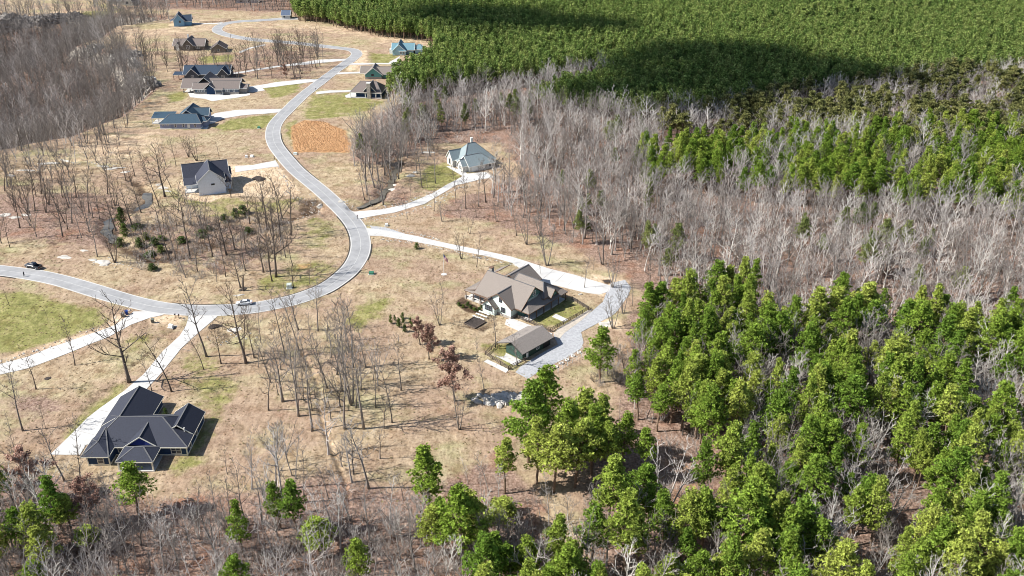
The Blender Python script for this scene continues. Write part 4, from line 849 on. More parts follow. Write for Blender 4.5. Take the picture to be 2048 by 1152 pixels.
# zone: (where, bark, kinds, offset, [(bx, by, tx, ty[, kind])]) in 4x zoomed pixels of a crop at offset
Z = [
 ('among the trees west of the creek', 'dark', ('tall','slender'), (0,288), [(80,830,20,570),(160,675,60,330),(190,605,120,330),(235,555,130,230),(280,535,250,230),(370,445,300,170),(430,435,400,200),(520,635,370,330),(540,685,480,430),(575,635,540,350),(715,555,640,220),(745,595,690,330),(655,510,600,230),(550,510,500,200),(800,610,790,420),(870,680,850,480),(290,420,260,120),(40,380,0,120),(115,510,60,260),(470,560,380,270),(900,520,870,300),(960,530,920,260),(610,430,560,150),(860,400,820,100),(180,480,150,260),(330,400,300,100),(500,430,470,130),(230,500,190,280)]),
 ('between the creek and the road bend', 'dark', ('tall','slender','spread'), (0,288), [(780,905,640,590),(920,950,850,680,'multi'),(1060,670,860,370,'spread'),(1130,550,1040,320),(1275,505,1130,90),(1320,425,1200,60),(1530,600,1500,350,'slender'),(1410,930,1310,540),(1520,920,1430,400),(1370,945,1180,500,'slender'),(1580,1020,1510,680,'slender'),(1735,1105,1700,860,'slender'),(1805,1060,1750,700),(1965,1015,1900,700),(1925,1150,1880,860),(1880,845,1820,560),(1815,890,1740,560),(1480,480,1440,300),(1640,800,1600,600,'slender'),(1700,900,1640,620),(1240,930,1180,640,'slender'),(1100,950,1050,700,'slender'),(1960,800,1930,520),(2000,640,1960,380),(1420,700,1380,500,'slender')]),
 ('around the white gabled house', 'dark', ('tall','slender'), (0,288), [(1410,180,1380,-30),(1575,135,1480,-60,'multi'),(1510,105,1470,-70,'multi'),(1755,120,1740,-30,'slender'),(1850,430,1800,230,'vase'),(1370,350,1290,100),(1010,300,960,60),(1080,260,1030,40),(1180,250,1110,0),(700,120,650,-60),(830,80,780,-110),(960,110,920,-80),(1060,340,1000,180,'spread'),(1330,180,1280,-20)]),
 ('inside the road bend', 'dark', ('tall','slender','spread'), (512,288), [(60,1030,0,680),(130,1100,70,720),(160,1065,100,440,'spread'),(240,910,190,560),(295,980,250,680),(300,1152,280,960),(430,1120,410,960,'slender'),(90,690,60,300,'spread'),(200,760,150,350),(280,730,240,340),(150,820,100,420),(40,860,-10,540),(210,600,160,250),(60,560,20,260)]),
 ('along the stream by the brick house', 'grey', ('tall','slender'), (512,288), [(870,450,800,140),(890,410,870,40),(1020,490,920,200,'spread'),(990,470,960,240),(915,490,900,280),(1110,310,1060,-60),(1140,280,1110,-80),(1080,290,1030,-60),(1330,350,1290,-20),(1435,315,1430,80),(1370,355,1370,200,'slender'),(1210,600,1190,420,'slender'),(1240,435,1230,280,'slender'),(950,350,880,-40),(980,300,930,-90),(1030,250,990,-100),(930,250,890,-110),(1160,230,1150,-90),(880,300,830,-120),(850,220,820,-100),(1010,180,980,-120),(1080,180,1060,-140),(1150,150,1140,-150),(1290,240,1270,20)]),
 ('on the lawn above the long driveway', 'dark', ('slender','tall'), (512,288), [(1430,540,1420,350),(1490,620,1490,450,'multi'),(1635,595,1630,440,'slender'),(1710,720,1710,560,'multi'),(1760,590,1760,420,'spread'),(1925,625,1920,460,'multi'),(1855,665,1850,560,'slender'),(1985,500,1990,120),(1645,920,1620,700,'multi'),(1765,985,1760,740,'slender'),(1840,470,1830,180),(1900,430,1900,100),(1680,520,1680,200),(1600,470,1600,180,'slender'),(1780,500,1780,160)]),
 ('between the long driveway and the woods', 'grey', ('slender','tall','multi'), (1024,288), [(120,805,100,540,'multi'),(35,735,30,470,'slender'),(230,740,210,530),(280,970,270,600,'multi'),(580,760,580,170,'tall'),(495,680,450,270,'tall'),(725,965,720,600,'multi'),(740,800,740,400,'tall'),(950,840,960,470),(580,1152,580,910,'slender'),(800,1150,810,860,'multi'),(1100,1120,1110,880,'spread'),(230,1040,225,930,'slender'),(1000,930,1010,800,'slender'),(830,820,830,480),(650,1010,650,900,'slender')]),
 ('around the two left driveways', 'dark', ('slender','tall'), (0,576), [(75,145,20,-20),(385,265,370,190,'slender'),(600,620,500,280),(290,815,200,530),(1035,755,890,120,'spread'),(1215,825,1150,550,'slender'),(1375,835,1240,360),(1630,655,1510,340,'slender'),(1655,550,1550,-30),(1770,610,1720,280),(1970,605,1800,60,'spread'),(1955,540,1900,150),(185,1150,20,670),(85,1145,40,980,'slender'),(370,1140,290,960,'slender'),(570,1150,530,1020,'slender'),(2035,560,1990,200)]),
 ('in the open grove below the road bend', 'grey', ('slender','tall'), (512,576), [(40,445,10,130),(20,635,-10,420),(340,335,290,0,'tall'),(495,350,430,-20,'tall'),(345,505,250,60),(235,560,150,50),(570,420,560,170),(745,520,720,140),(570,805,490,400),(325,805,250,360),(215,910,130,470,'spread'),(340,1030,180,480),(710,1130,630,500),(765,930,690,330,'multi'),(450,1150,390,660),(865,1130,840,500),(1090,1085,1070,680),(1025,1130,1010,860),(1160,820,1120,420),(280,640,230,260),(650,700,600,160),(700,640,660,130),(780,640,750,150),(690,830,640,400),(450,990,420,700),(600,560,570,230),(660,470,640,150),(720,430,700,160),(200,660,130,330),(120,760,60,380),(400,620,350,250),(520,680,480,330),(880,640,860,330),(940,740,920,450),(430,860,390,500),(560,960,520,620),(800,960,780,620),(960,960,940,640),(100,980,40,640),(840,820,810,480),(380,900,330,560),(600,1050,560,720),(180,860,120,520)]),
 ('on the lawn beside the farmhouse', 'grey', ('slender',), (512,576), [(1470,300,1430,40,'multi'),(1500,130,1500,-60,'slender'),(1825,810,1820,560),(1770,590,1750,400,'slender'),(1915,475,1890,170),(1625,1135,1590,780,'multi')]),
 ('beside the gravel lane and garage barn', 'grey', ('slender','multi'), (1024,576), [(45,625,20,380,'spread'),(810,325,800,60,'multi'),(890,205,900,-60,'multi'),(960,150,970,-50,'slender'),(780,950,790,800,'slender'),(860,1050,860,900,'slender'),(905,700,900,440,'slender'),(850,620,850,420,'slender'),(760,700,750,450,'slender')]),
 ('below the navy house', 'grey', ('slender','tall'), (0,864), [(150,260,60,-40),(520,400,380,0,'tall'),(625,195,560,-110),(1820,345,1760,110,'slender'),(1975,750,1740,290,'tall'),(880,700,820,520),(1130,900,1060,520,'vase'),(1000,860,980,640,'spread'),(1600,800,1500,420),(1250,760,1220,560),(1500,900,1480,640,'vase'),(1700,860,1660,600,'spread'),(1880,940,1840,640),(700,1050,690,860),(1300,1000,1290,760,'spread'),(1200,1100,1190,860,'spread'),(1750,1100,1760,850,'vase'),(950,1120,930,900,'spread'),(480,980,430,800),(560,1120,560,960)]),
 ('in the bottom middle wood', 'pale', ('slender','tall','vase'), (512,864), [(220,585,60,0,'tall'),(165,465,60,-20),(290,350,150,-40),(320,375,340,60),(385,510,385,150,'slender'),(690,280,650,40),(905,460,850,-110,'tall'),(760,720,630,290,'tall'),(370,740,260,480),(1075,740,1060,400),(1320,700,1300,430),(1180,550,1180,340),(480,560,430,390,'slender'),(540,640,520,460,'slender'),(150,1000,60,640,'tall'),(230,1120,330,760,'vase'),(550,1080,520,660),(760,1140,760,800),(870,1060,850,700),(1120,1140,1110,830,'vase'),(1270,1100,1240,620,'tall'),(980,1000,970,760),(680,1000,660,780),(430,1000,420,780),(1420,1130,1440,860),(1650,1130,1640,930,'slender'),(1800,520,1790,300,'slender'),(1700,420,1600,200,'slender'),(1860,480,1830,160,'slender'),(1950,560,1940,240,'slender'),(30,900,0,600),(330,940,310,720)]),
 ('among the pines near the bottom', 'pale', ('slender','tall'), (1024,864), [(1205,690,1290,90,'multi'),(1325,640,1400,330,'slender'),(1115,1150,1120,830,'tall'),(290,770,290,400,'slender'),(165,830,160,560),(380,900,380,560,'vase'),(1760,1150,1830,740,'slender'),(20,930,10,640),(640,640,660,330,'slender'),(450,700,440,480),(230,720,220,470),(820,1150,820,1010,'slender')]),
 ('in the lower right clearing', 'pale', ('slender','tall'), (1536,864), [(655,480,760,-20,'tall'),(690,470,820,60,'slender'),(750,540,850,230,'slender'),(810,650,900,200,'slender'),(875,640,990,180,'slender'),(920,800,1090,300,'multi'),(1150,270,1240,-30),(1100,280,1150,-20),(1020,990,1060,780,'slender'),(1140,1040,1220,640,'slender'),(1220,1060,1310,690,'multi'),(1920,790,2060,380,'tall'),(1740,560,1800,330),(1540,200,1530,-60,'vase'),(330,540,360,340,'multi'),(1100,380,1150,180),(1260,900,1290,700,'multi'),(760,1150,800,960),(600,1150,640,980),(1180,850,1180,640)]),
]
OCC = []        # taken places
for where, bark, kinds, (ox_, oy_), L in Z:
    items = []
    for t in L:
        x, y, z = G(ox_+t[0]/4, oy_+t[1]/4); a = (y*CT-(z-CAMH)*ST)
        ht = max(4, height_at(x, y, z, oy_+t[3]/4)); Zt = z+ht-CAMH; at_ = y*CT-Zt*ST; xt = (ox_+t[2]/4-1024)/FPX*at_
        items.append((t[0], x, y, ht, xt-x, t[4] if len(t) > 4 else random.choice(kinds)))
    items.sort(key=lambda s: s[0])
    for i, (_, x, y, ht, dx, kd) in enumerate(items):
        ht = min(ht, 23); lean = max(-.12, min(.12, math.atan2(dx, ht)))
        ad = 'tall' if ht > 16 else ('small' if ht < 8.5 else '')
        kw = {'multi': 'clustered', 'spread': 'broad', 'slender': 'slender', 'tall': 'straight', 'vase': 'forking'}[kd]
        bk = bark if random.random() < .8 else 'grey'
        bare_at(kd, x, y, ht*1.04, bk, f'{ad} {kw} bare tree {where}, {ordn(i, len(items))}'.strip(), 'bare trees '+where, 0, lean)
        OCC.append((x, y, 2.5))
NB = sum(len(z_[4]) for z_ in Z)
# trees that keep their brown leaves
for (bx, by, ty, lb, wide) in [((512+1385/4),(576+570/4),(576+330/4),'small russet leaved tree on the lawn left of the garage barn',1),((512+1590/4),(576+905/4),(576+555/4),'large russet leaved tree in front of the white rock slab',1),
      ((512+1315/4),(576+460/4),(576+270/4),'thin pinkish leaved tree just beside the small russet tree',1),(740/4,864+760/4,864+440/4,'russet leaved tree behind the navy house porch',1),(300/4,864+540/4,864+190/4,'russet leaved tree left of the navy house at the left edge',1),
      (512+245/4,630/4,530/4,'little russet tree beside the upper left driveway',1)]:
    x, y, z = G(bx, by); bare_at('spread', x, y, height_at(x, y, z, ty)*1.02, 'dark', lb, None, leaf=True, cat='oak tree', name='oak_tree'); OCC.append((x, y, 3))
PG = [('left corner', [(520,830,430,370,0,864),(585,840,540,520,0,864),(330,1000,330,600,0,864),(180,1010,180,640,0,864),(60,1100,40,700,0,864),(390,1090,400,760,0,864),(720,960,720,770,0,864),(280,1250,270,1090,0,864),(10,640,0,190,0,864),(1120,680,1100,280,0,864)]),
 ('bottom middle', [(1400,740,1380,155,512,864),(1610,1060,1600,440,512,864),(1740,960,1740,470,512,864),(1420,1000,1440,620,512,864),(1900,1280,1900,830,512,864),(2000,1300,2000,900,512,864),(520,1020,430,730,512,864),(1990,500,1990,60,512,864),(1970,760,2000,520,512,864)]),
 ('clump by the rock slab', [(280,1240,280,660,1024,576),(130,1400,130,760,1024,576),(560,1350,560,830,1024,576),(740,1380,740,880,1024,576),(400,1450,400,900,1024,576),(880,1420,880,1010,1024,576),(200,1560,200,1050,1024,576),(500,1600,500,1080,1024,576),(760,1560,760,1090,1024,576),(640,1500,640,960,1024,576),(330,1640,330,1100,1024,576)]),
 ('edge of the gravel lane', [(700,760,680,335,1024,576),(1110,960,1110,570,1024,576),(1000,1060,1000,700,1024,576),(1160,1150,1160,790,1024,576),(1480,990,1500,550,1024,576),(1020,500,1010,270,1024,576),(1200,560,1180,150,1024,576),(1380,640,1380,250,1024,576),(1120,340,1140,20,1024,576),(1280,300,1300,-60,1024,576),(1470,500,1480,120,1024,576),(1680,520,1680,160,1024,576)]),
 ('lower right', [(900,1180,860,500,1024,864),(640,1100,640,620,1024,864),(760,900,780,220,1024,864),(950,760,960,260,1024,864),(1810,1090,1880,380,1024,864),(1700,560,1700,-40,1024,864),(1900,420,1930,-40,1024,864),(130,1260,120,860,1024,864),(480,1300,470,900,1024,864),(1980,700,1990,300,1024,864),(300,720,250,220,1536,864),(120,560,120,240,1536,864),(650,920,650,490,1536,864),(1400,760,1430,160,1536,864),(1550,960,1540,440,1536,864),(1720,1050,1700,580,1536,864),(200,1100,200,560,1536,864),(330,1180,330,700,1536,864),(1750,1300,1750,980,1536,864),(1950,1150,1950,740,1536,864),(1600,1330,1600,1040,1536,864),(100,1300,90,780,1536,864),(1950,420,1960,0,1536,864),(1850,300,1850,-60,1536,864),(500,500,430,120,1536,864)])]
for where, L in PG:
    L = sorted(L)
    for i, (bx, by, tx, ty, a, b) in enumerate(L):
        x, y, z = G(a+bx/4, b+by/4); ht = min(22, max(6, height_at(x, y, z, b+ty/4)))
        wh = {'left corner': 'in the bottom left woods', 'bottom middle': 'in the bottom middle woods', 'clump by the rock slab': 'in the clump below the white rock slab', 'edge of the gravel lane': 'at the wood edge beside the gravel lane', 'lower right': 'in the open pine wood at lower right'}[where]
        pine_at(x, y, ht, f'green pine {wh}, {ordn(i, len(L))}', 'pines '+wh, wide=max(.9, ht/15)*random.uniform(1.05,1.3)); OCC.append((x, y, 3.4))
NP = sum(len(p[1]) for p in PG)

# cedars and shrubs
CED = [(980,660,930,480),(960,820,960,740),(1130,830,1130,740),(1180,770,1170,700),(1240,810,1240,730),(1290,870,1290,800),(1100,680,1100,640),(1300,770,1300,720),(1230,1010,1230,950),(1460,790,1460,730),(1620,740,1620,680),(1680,690,1680,650),(1800,620,1800,550),(1890,600,1880,500),(1995,710,1995,660),(1190,900,1190,860),(1950,560,1960,480),(1000,740,1000,620)]
CED = sorted(CED)
for i, (bx, by, tx, ty) in enumerate(CED):
    x, y, z = G(bx/4, 288+by/4); pine_at(x, y, max(1.6, .75*height_at(x, y, z, 288+ty/4)), f'young evergreen along the creek thicket, {ordn(i, len(CED))}', 'young evergreens along the creek', pool=CEDAR, base=5.0, name='cedar_tree', cat='cedar tree', wide=random.uniform(.8,1.3))
SHR = [(1080,290,225,.7),(1145,320,245,.9),(1170,250,205,.8),(1178,283,260,.6),(1190,355,295,.8),(1238,283,255,.7),(1243,318,288,.6),(1110,262,240,.5)]
for i, (bx, by, ty, w_) in enumerate(sorted(SHR)):
    x, y, z = G(512+bx/4, 576+by/4); ht = max(1.6, height_at(x, y, z, 576+ty/4))
    pine_at(x, y, ht, f'small clipped evergreen in the cluster on the open lawn, {ordn(i, len(SHR))}', 'evergreen cluster on the lawn', pool=CEDAR, base=5.0, name='evergreen_shrub', cat='shrub', wide=w_*.5)
x, y, z = G(833, 499); pine_at(x, y, 2.2, 'lone dark little evergreen on the lawn below the long driveway', None, pool=CEDAR, base=5.0, name='evergreen_shrub', cat='shrub', wide=.55)
x, y, z = G(427, 826-4); pine_at(-86.3, 190.5, 2.6, 'narrow dark evergreen in the courtyard of the navy house', None, pool=CEDAR, base=5.0, name='evergreen_shrub', cat='shrub', wide=.4)
for k, (bx, by) in enumerate([(1160,430),(1172,462)]):
    x, y, z = G(bx, by); pine_at(x, y, 7-2*k, ('yellow green pine standing at the wood edge behind the lawn', 'dark young evergreen just below the yellow green pine')[k], None, pool=PINE if k == 0 else CEDAR, base=15. if k == 0 else 5., wide=.45 if k == 0 else 1.0)

# ------------------------------------------------------------ woods
def wpoly(p): return poly0(p)
def scatter(pl, sp, jit=.42):
    mn = pl.min(0); mx = pl.max(0); gx, gy = np.meshgrid(np.arange(mn[0], mx[0], sp), np.arange(mn[1], mx[1], sp*.9)); gx = gx+((np.arange(gx.shape[0]) % 2)*sp*.5)[:,None]
    gx = gx.ravel()+RNG.uniform(-jit, jit, gx.size)*sp; gy = gy.ravel()+RNG.uniform(-jit, jit, gy.size)*sp
    k = inside(gx, gy, pl) & (np.abs(gx) < gy*.66+25) & (gy > 118); return gx[k], gy[k]
def vnoise(x, y, s, seed=0):
    r_ = np.random.default_rng(seed); v = 0
    for i in range(5):
        a = r_.uniform(0, 6.28); f = r_.uniform(.6,1.6)/s*6.28; v = v+np.sin((x*math.cos(a)+y*math.sin(a))*f+r_.uniform(0,6.28))
    return v/3.2
PLANT = wpoly([(590,42),(640,48),(700,62),(780,78),(850,82),(872,100),(868,122),(840,142),(805,160),(786,178),(776,204),(860,196),(960,180),(1050,172),(1190,150),(1215,172),(1060,214),(1130,230),(1300,248),(1440,236),(1560,212),(1640,196),(1760,184),(1880,166),(2100,150),(2300,140),(2300,-12),(1560,-10),(1560,6),(1440,8),(1400,-8),(580,-8)])
OLV = wpoly([(1300,250),(1440,240),(1640,200),(1880,170),(2300,150),(2300,330),(1900,330),(1600,310),(1420,300),(1330,300)])
MIDP = wpoly([(1260,330),(1360,320),(1480,318),(1560,300),(1700,292),(2300,285),(2300,462),(2000,455),(1900,440),(1800,446),(1700,425),(1560,420),(1450,405),(1380,392),(1300,400)])
GREY = wpoly([(695,312),(712,290),(735,272),(775,256),(795,232),(805,212),(1060,190),(1190,162),(1225,176),(1060,222),(1300,255),(1340,300),(1300,330),(1300,400),(1560,425),(1900,445),(2300,470),(2300,640),(1820,655),(1600,640),(1480,600),(1440,610),(1330,590),(1260,520),(1170,500),(1075,455),(1010,430),(960,390),(1050,350),(1010,300),(960,285),(900,290),(860,330),(760,340),(705,330)])
RIGHT = wpoly([(1265,640),(1330,640),(1440,600),(1480,610),(1600,645),(1820,660),(2300,645),(2300,1500),(950,1500),(960,1190),(1060,1180),(1150,1110),(1230,1060),(1290,1000),(1275,860),(1250,760),(1262,700)])
BOT = wpoly([(-300,1010),(-100,1000),(120,1000),(330,1040),(520,1030),(680,1040),(860,1050),(960,1050),(1060,1040),(1060,1190),(960,1190),(950,1500),(-300,1500)])
VALT = VALLEY
TOPG = wpoly([(185,24),(300,14),(480,22),(590,24),(600,-20),(150,-20)])
GROVE = wpoly([(500,118),(640,96),(655,118),(640,148),(600,160),(500,160),(470,130)]); GROVE2 = wpoly([(268,108),(340,110),(350,130),(470,128),(500,150),(480,168),(380,158),(340,150),(270,140)])
HOLES = [wpoly(p) for p in ([(1290,870),(1440,925),(1445,1000),(1350,1000),(1280,930)], [(1280,1000),(1440,1010),(1450,1090),(1330,1110)], [(1700,980),(1820,970),(1850,1070),(1750,1100)], [(870,262),(1020,262),(1050,370),(870,400)], [(800,318),(900,310),(900,360),(800,350)], [(1180,600),(1290,600),(1280,720),(1180,740)], [(1120,1040),(1180,1000),(1200,1080),(1130,1120)])]
SB, SP, SPL, SO = [], [], [], []      # x, y, height, bark / tone
def add(pl, sp, dst, prob, h0, h1, seed, tag_=None, clear=2.2):
    gx, gy = scatter(pl, sp); pr = prob(gx, gy) if callable(prob) else np.full(gx.shape, prob)
    k = RNG.random(gx.size) < pr
    for hp in HOLES: k &= ~inside(gx, gy, hp)
    if OCC:
        for (x, y, r_) in OCC: k &= (np.hypot(gx-x, gy-y) > clear)
    for x, y in zip(gx[k], gy[k]): dst.append((x, y, RNG.uniform(h0, h1), tag_))
mixp = lambda x, y: np.clip(.66+.45*vnoise(x, y, 34, 3), .15, .88)
_d = []; add(RIGHT, 5.0, _d, 1.0, 0, 1, 5)
for (x, y, u, _) in _d:
    if RNG.random() < float(mixp(np.array([x]), np.array([y]))[0]): SP.append((x, y, 12+7*u, 'n'))
    else: SB.append((x, y, 9+8*u, 'pale'))
add(RIGHT, 4.0, SB, .42, 7, 15, 6, 'pale')
_d = []; add(MIDP, 5.0, _d, 1.0, 0, 1, 5)
for (x, y, u, _) in _d:
    if RNG.random() < .70+.42*float(vnoise(np.array([x]), np.array([y]), 60, 9)[0]): SP.append((x, y, 12+5*u, 'n'))
    else: SB.append((x, y, 12+6*u, 'pale'))
add(GREY, 4.9, SB, .88, 10, 18, 7, 'pale'); add(GREY, 8, SP, lambda x, y: np.clip(.10+.35*vnoise(x, y, 70, 21), 0, .5), 9, 14, 8, 'd'); add(GREY, 8, SB, .45, 9, 16, 22, 'dark')
add(GREY, 14, SB, .5, 12, 18, 8, 'grey')
_d = []; add(OLV, 5.4, _d, 1.0, 0, 1, 5)
for (x, y, u, _) in _d:
    (SO if RNG.random() < .46+.5*float(vnoise(np.array([x]), np.array([y]), 50, 2)[0]) else SB).append((x, y, 11+5*u, 'pale'))
add(PLANT, 3.3, SPL, .96, 9.5, 14, 9)
add(BOT, 4.4, SB, .9, 7, 15, 10, 'pale'); add(BOT, 11, SP, .25, 8, 14, 10, 'n'); add(BOT, 9, SB, .2, 8, 13, 10, 'grey')
add(VALT, 4.6, SB, .95, 12, 19, 11, 'grey'); add(TOPG, 6.5, SB, .85, 13, 18, 12, 'grey')
add(wpoly([(-300,305),(75,292),(150,278),(215,252),(258,240),(240,300),(120,372),(-300,420)]), 7.5, SB, .8, 12, 17, 14, 'grey'); add(wpoly([(-100,940),(120,950),(330,985),(520,950),(680,960),(860,985),(860,1050),(-100,1000)]), 6.5, SB, .6, 8, 14, 15, 'grey')
add(wpoly([(480,900),(680,880),(820,930),(860,1000),(520,1000)]), 9, SB, .6, 9, 15, 16, 'grey'); add(wpoly([(250,430),(420,420),(600,440),(560,560),(400,560),(240,540)]), 8.5, SB, .6, 9, 15, 17, 'dark'); add(wpoly([(0,350),(250,345),(250,470),(0,500)]), 9.5, SB, .55, 11, 16, 18, 'dark')
add(wpoly([(620,640),(760,620),(800,760),(760,880),(600,900),(560,760)]), 11, SB, .5, 10, 16, 19, 'grey')
GV = []; add(GROVE, 7.5, GV, .85, 13, 18, 12, 'dark'); GV2 = []; add(GROVE2, 9.5, GV2, .8, 13, 18, 12, 'dark')
SB += GV+GV2
def percent(x, y, z): a, b = project(x, y, z); return a/20.48, b/11.52
def infr(t, h=0): a, b = project(t[0], t[1], 5); return -30 < a < 2078 and -60 < b < 1200
def region(x, y):
    P_ = (np.array([x]), np.array([y]))
    for nm, pl in (('in the mixed pine wood', RIGHT), ('in the thicket along the bottom', BOT), ('in the bright pine belt', MIDP), ('in the grey leafless wood', GREY), ('in the shaded valley wood', VALLEY)):
        if inside(*P_, pl)[0]: return nm
    return 'in the far woods'
def rows(L, n=14):                       # from the bottom of the photo upward, each row left to right
    L = sorted(L, key=lambda t: t[1]); out = []
    for k in range(0, len(L), n):
        r_ = sorted(L[k:k+n], key=lambda t: t[0]/t[1])
        for j, t in enumerate(r_): out.append((t, f'{ordn(j, len(r_))} in the {ordw(k//n+1)} row up'))
    return out
def split_near(L, n):
    n = max(0, n)
    L = sorted(L, key=lambda t: (not infr(t), math.hypot(t[0], t[1]))); return L[:n], L[n:]
nearP, SP = split_near(SP, 298-NP); nearB, SB = split_near(SB, 298-NB)
for (x, y, ht, t), pos in rows(nearP):
    kd = 'bright green pine' if t == 'n' else 'dull green pine'
    pine_at(x, y, ht, f'{kd} in the mixed wood, {pos}', 'pines of the mixed wood', pool=PINE if t == 'n' else PINE_D)
for (x, y, ht, t), pos in rows(nearB, 10):
    kd = random.choice(('tall','slender','spread','multi','vase','slender'))
    bare_at(kd, x, y, ht, t if t != 'pale' else random.choices(('pale','white','grey'), (5,3,1.5))[0], f"{ {'tall': 'straight', 'slender': 'slender', 'spread': 'broad', 'multi': 'clustered', 'vase': 'forking'}[kd]} pale bare tree of the woods, {pos}", 'bare trees of the woods', random.gauss(0,.05), random.gauss(0,.05))

# ---- everything past the limit: one object per kind, points that carry the same models
def join_model(name, parts):
    v = []; f = []; mi = []; mats = []; tone = []
    for me in parts:
        b = len(v); co = np.empty(len(me.vertices)*3, np.float32); me.vertices.foreach_get('co', co); v += [tuple(c) for c in co.reshape(-1,3).tolist()]
        mats.append(me.materials[0]); fs = [tuple(i+b for i in p.vertices) for p in me.polygons]; f += fs; mi += [len(mats)-1]*len(fs)
        if 'tone' in me.attributes:
            a = np.empty(len(fs), np.float32); me.attributes['tone'].data.foreach_get('value', a); tone += a.tolist()
        else: tone += [.5]*len(fs)
    me = mesh(name, v, f, mats, mi); at = me.attributes.new('tone', 'FLOAT', 'FACE'); at.data.foreach_set('value', np.array(tone, np.float32)); return me
def stuff(name, label, cat, pts, models, tilt=.05, wj=.18):
    """pts: (x, y, height, model index or None); models: [(mesh, model height)]"""
    tc = bpy.data.collections.new(name+'_models')
    for i, (me, _) in enumerate(models): tc.objects.link(bpy.data.objects.new(f'{name}_model_{i:02d}', me))
    n = len(pts); A = np.array([(p[0], p[1], p[2]) for p in pts]); z = H(A[:,0], A[:,1])
    idx = np.array([p[3] if isinstance(p[3], int) else RNG.integers(0, len(models)) for p in pts], dtype=np.int32)
    s = A[:,2]/np.array([m_[1] for m_ in models])[idx]; w = s*RNG.uniform(1-wj, 1+wj, n)
    me = bpy.data.meshes.new(name); me.vertices.add(n); me.vertices.foreach_set('co', np.stack([A[:,0], A[:,1], z], 1).astype(np.float32).ravel())
    at = me.attributes.new('model', 'INT', 'POINT'); at.data.foreach_set('value', idx)
    at = me.attributes.new('size', 'FLOAT_VECTOR', 'POINT'); at.data.foreach_set('vector', np.stack([w, w, s], 1).astype(np.float32).ravel())
    at = me.attributes.new('turn', 'FLOAT_VECTOR', 'POINT'); at.data.foreach_set('vector', np.stack([RNG.normal(0, tilt, n), RNG.normal(0, tilt, n), RNG.uniform(0, 6.28, n)], 1).astype(np.float32).ravel())
    o = link(name, me); tag(o, label, cat, kind='stuff')
    ng = bpy.data.node_groups.new(name+'_nodes', 'GeometryNodeTree'); ng.interface.new_socket('Geometry', in_out='INPUT', socket_type='NodeSocketGeometry'); ng.interface.new_socket('Geometry', in_out='OUTPUT', socket_type='NodeSocketGeometry')
    N = ng.nodes; L = ng.links; gi = N.new('NodeGroupInput'); go = N.new('NodeGroupOutput'); ip = N.new('GeometryNodeInstanceOnPoints'); ci = N.new('GeometryNodeCollectionInfo')
    ci.inputs['Collection'].default_value = tc; ci.inputs['Separate Children'].default_value = True; ci.inputs['Reset Children'].default_value = True
    def na(nm, ty):
        a_ = N.new('GeometryNodeInputNamedAttribute'); a_.data_type = ty; a_.inputs['Name'].default_value = nm; return [s_ for s_ in a_.outputs if s_.enabled and s_.name == 'Attribute'][0]
    ip.inputs['Pick Instance'].default_value = True; L.new(gi.outputs[0], ip.inputs['Points']); L.new(ci.outputs[0], ip.inputs['Instance'])
    L.new(na('model', 'INT'), ip.inputs['Instance Index']); L.new(na('turn', 'FLOAT_VECTOR'), ip.inputs['Rotation']); L.new(na('size', 'FLOAT_VECTOR'), ip.inputs['Scale'])
    L.new(ip.outputs[0], go.inputs[0]); md = o.modifiers.new('scatter', 'NODES'); md.node_group = ng; return o
bm = []; bidx = {'pale': [], 'grey': [], 'dark': [], 'white': []}
for kd, i in (('tall',0),('tall',1),('tall',2),('slender',0),('spread',0),('spread',1),('spread',2),('multi',0),('vase',0),('vase',1)):
    for b in ('pale', 'grey', 'white', 'dark'):
        bidx[b].append(len(bm)); bm.append((join_model('m', BARE[kd][i][b]), 14.6))
def mixbark(t):
    if t == 'pale': return random.choices(('pale', 'white', 'grey'), (5, 2.2, 2.6))[0]
    if t == 'dark': return 'dark' if random.random() < .7 else 'grey'
    return 'grey' if random.random() < .7 else 'pale'
SB = [(x, y, ht, int(random.choice(bidx[mixbark(t)]))) for x, y, ht, t in SB]
stuff('bare_woodland', 'grey leafless woodland filling the valley, the belts and the bottom edge', 'woodland', SB, bm)
pm = [(join_model('m', p), 15.) for p in PINE]+[(join_model('m', p), 15.) for p in PINE_D[:4]]
SP = [(x, y, ht, int(random.randrange(7) if t == 'n' else 7+random.randrange(4))) for x, y, ht, t in SP]
stuff('pine_woodland', 'pines of the bright belt and mixed wood beyond the nearest ones', 'woodland', SP, pm)
stuff('olive_pine_woodland', 'flat topped olive green pines scattered between grey trees at upper right', 'woodland', SO, [(join_model('m', p), 14.) for p in OLIVE])
FARP = [pine_model(500+s, M['far_needles'], 12, 1.75, .35, 20, 7, .62, 4, .8, False) for s in range(5)]
stuff('pine_plantation', 'dense even pine plantation covering the upper right of the photo', 'woodland', SPL, [(join_model('m', p), 12.) for p in FARP], tilt=.02, wj=.2)
# undergrowth
BUSH = []
for s in range(4):
    T, C = bare_model(70+s, 'bush', 3.0, .9); BUSH.append((mesh('bush', C.v, C.f, M['pale_bark'] if s != 1 else M['grey_bark']), 3.0))
BR = []
for pl, sp, pr, h0, h1 in ((BOT, 3.0, .75, 1.8, 4.5), (RIGHT, 3.4, .5, 1.5, 4), (GREY, 4.2, .5, 1.5, 4), (MIDP, 6, .4, 2, 4), (wpoly([(250,440),(420,430),(580,440),(560,540),(400,560),(250,540)]), 2.6, .6, 1.2, 3.0), (wpoly([(1185,700),(1250,690),(1260,770),(1190,775)]), 2.2, .8, 1.5, 3), (wpoly([(590,400),(640,398),(640,415),(600,430)]), 2.5, .8, 1, 2), (wpoly([(0,900),(200,940),(200,1000),(0,1000)]), 3, .6, 1.2, 3)):
    gx, gy = scatter(pl, sp); k = RNG.random(gx.size) < pr; BR += [(x, y, RNG.uniform(h0, h1), None) for x, y in zip(gx[k], gy[k]) if y > 100]
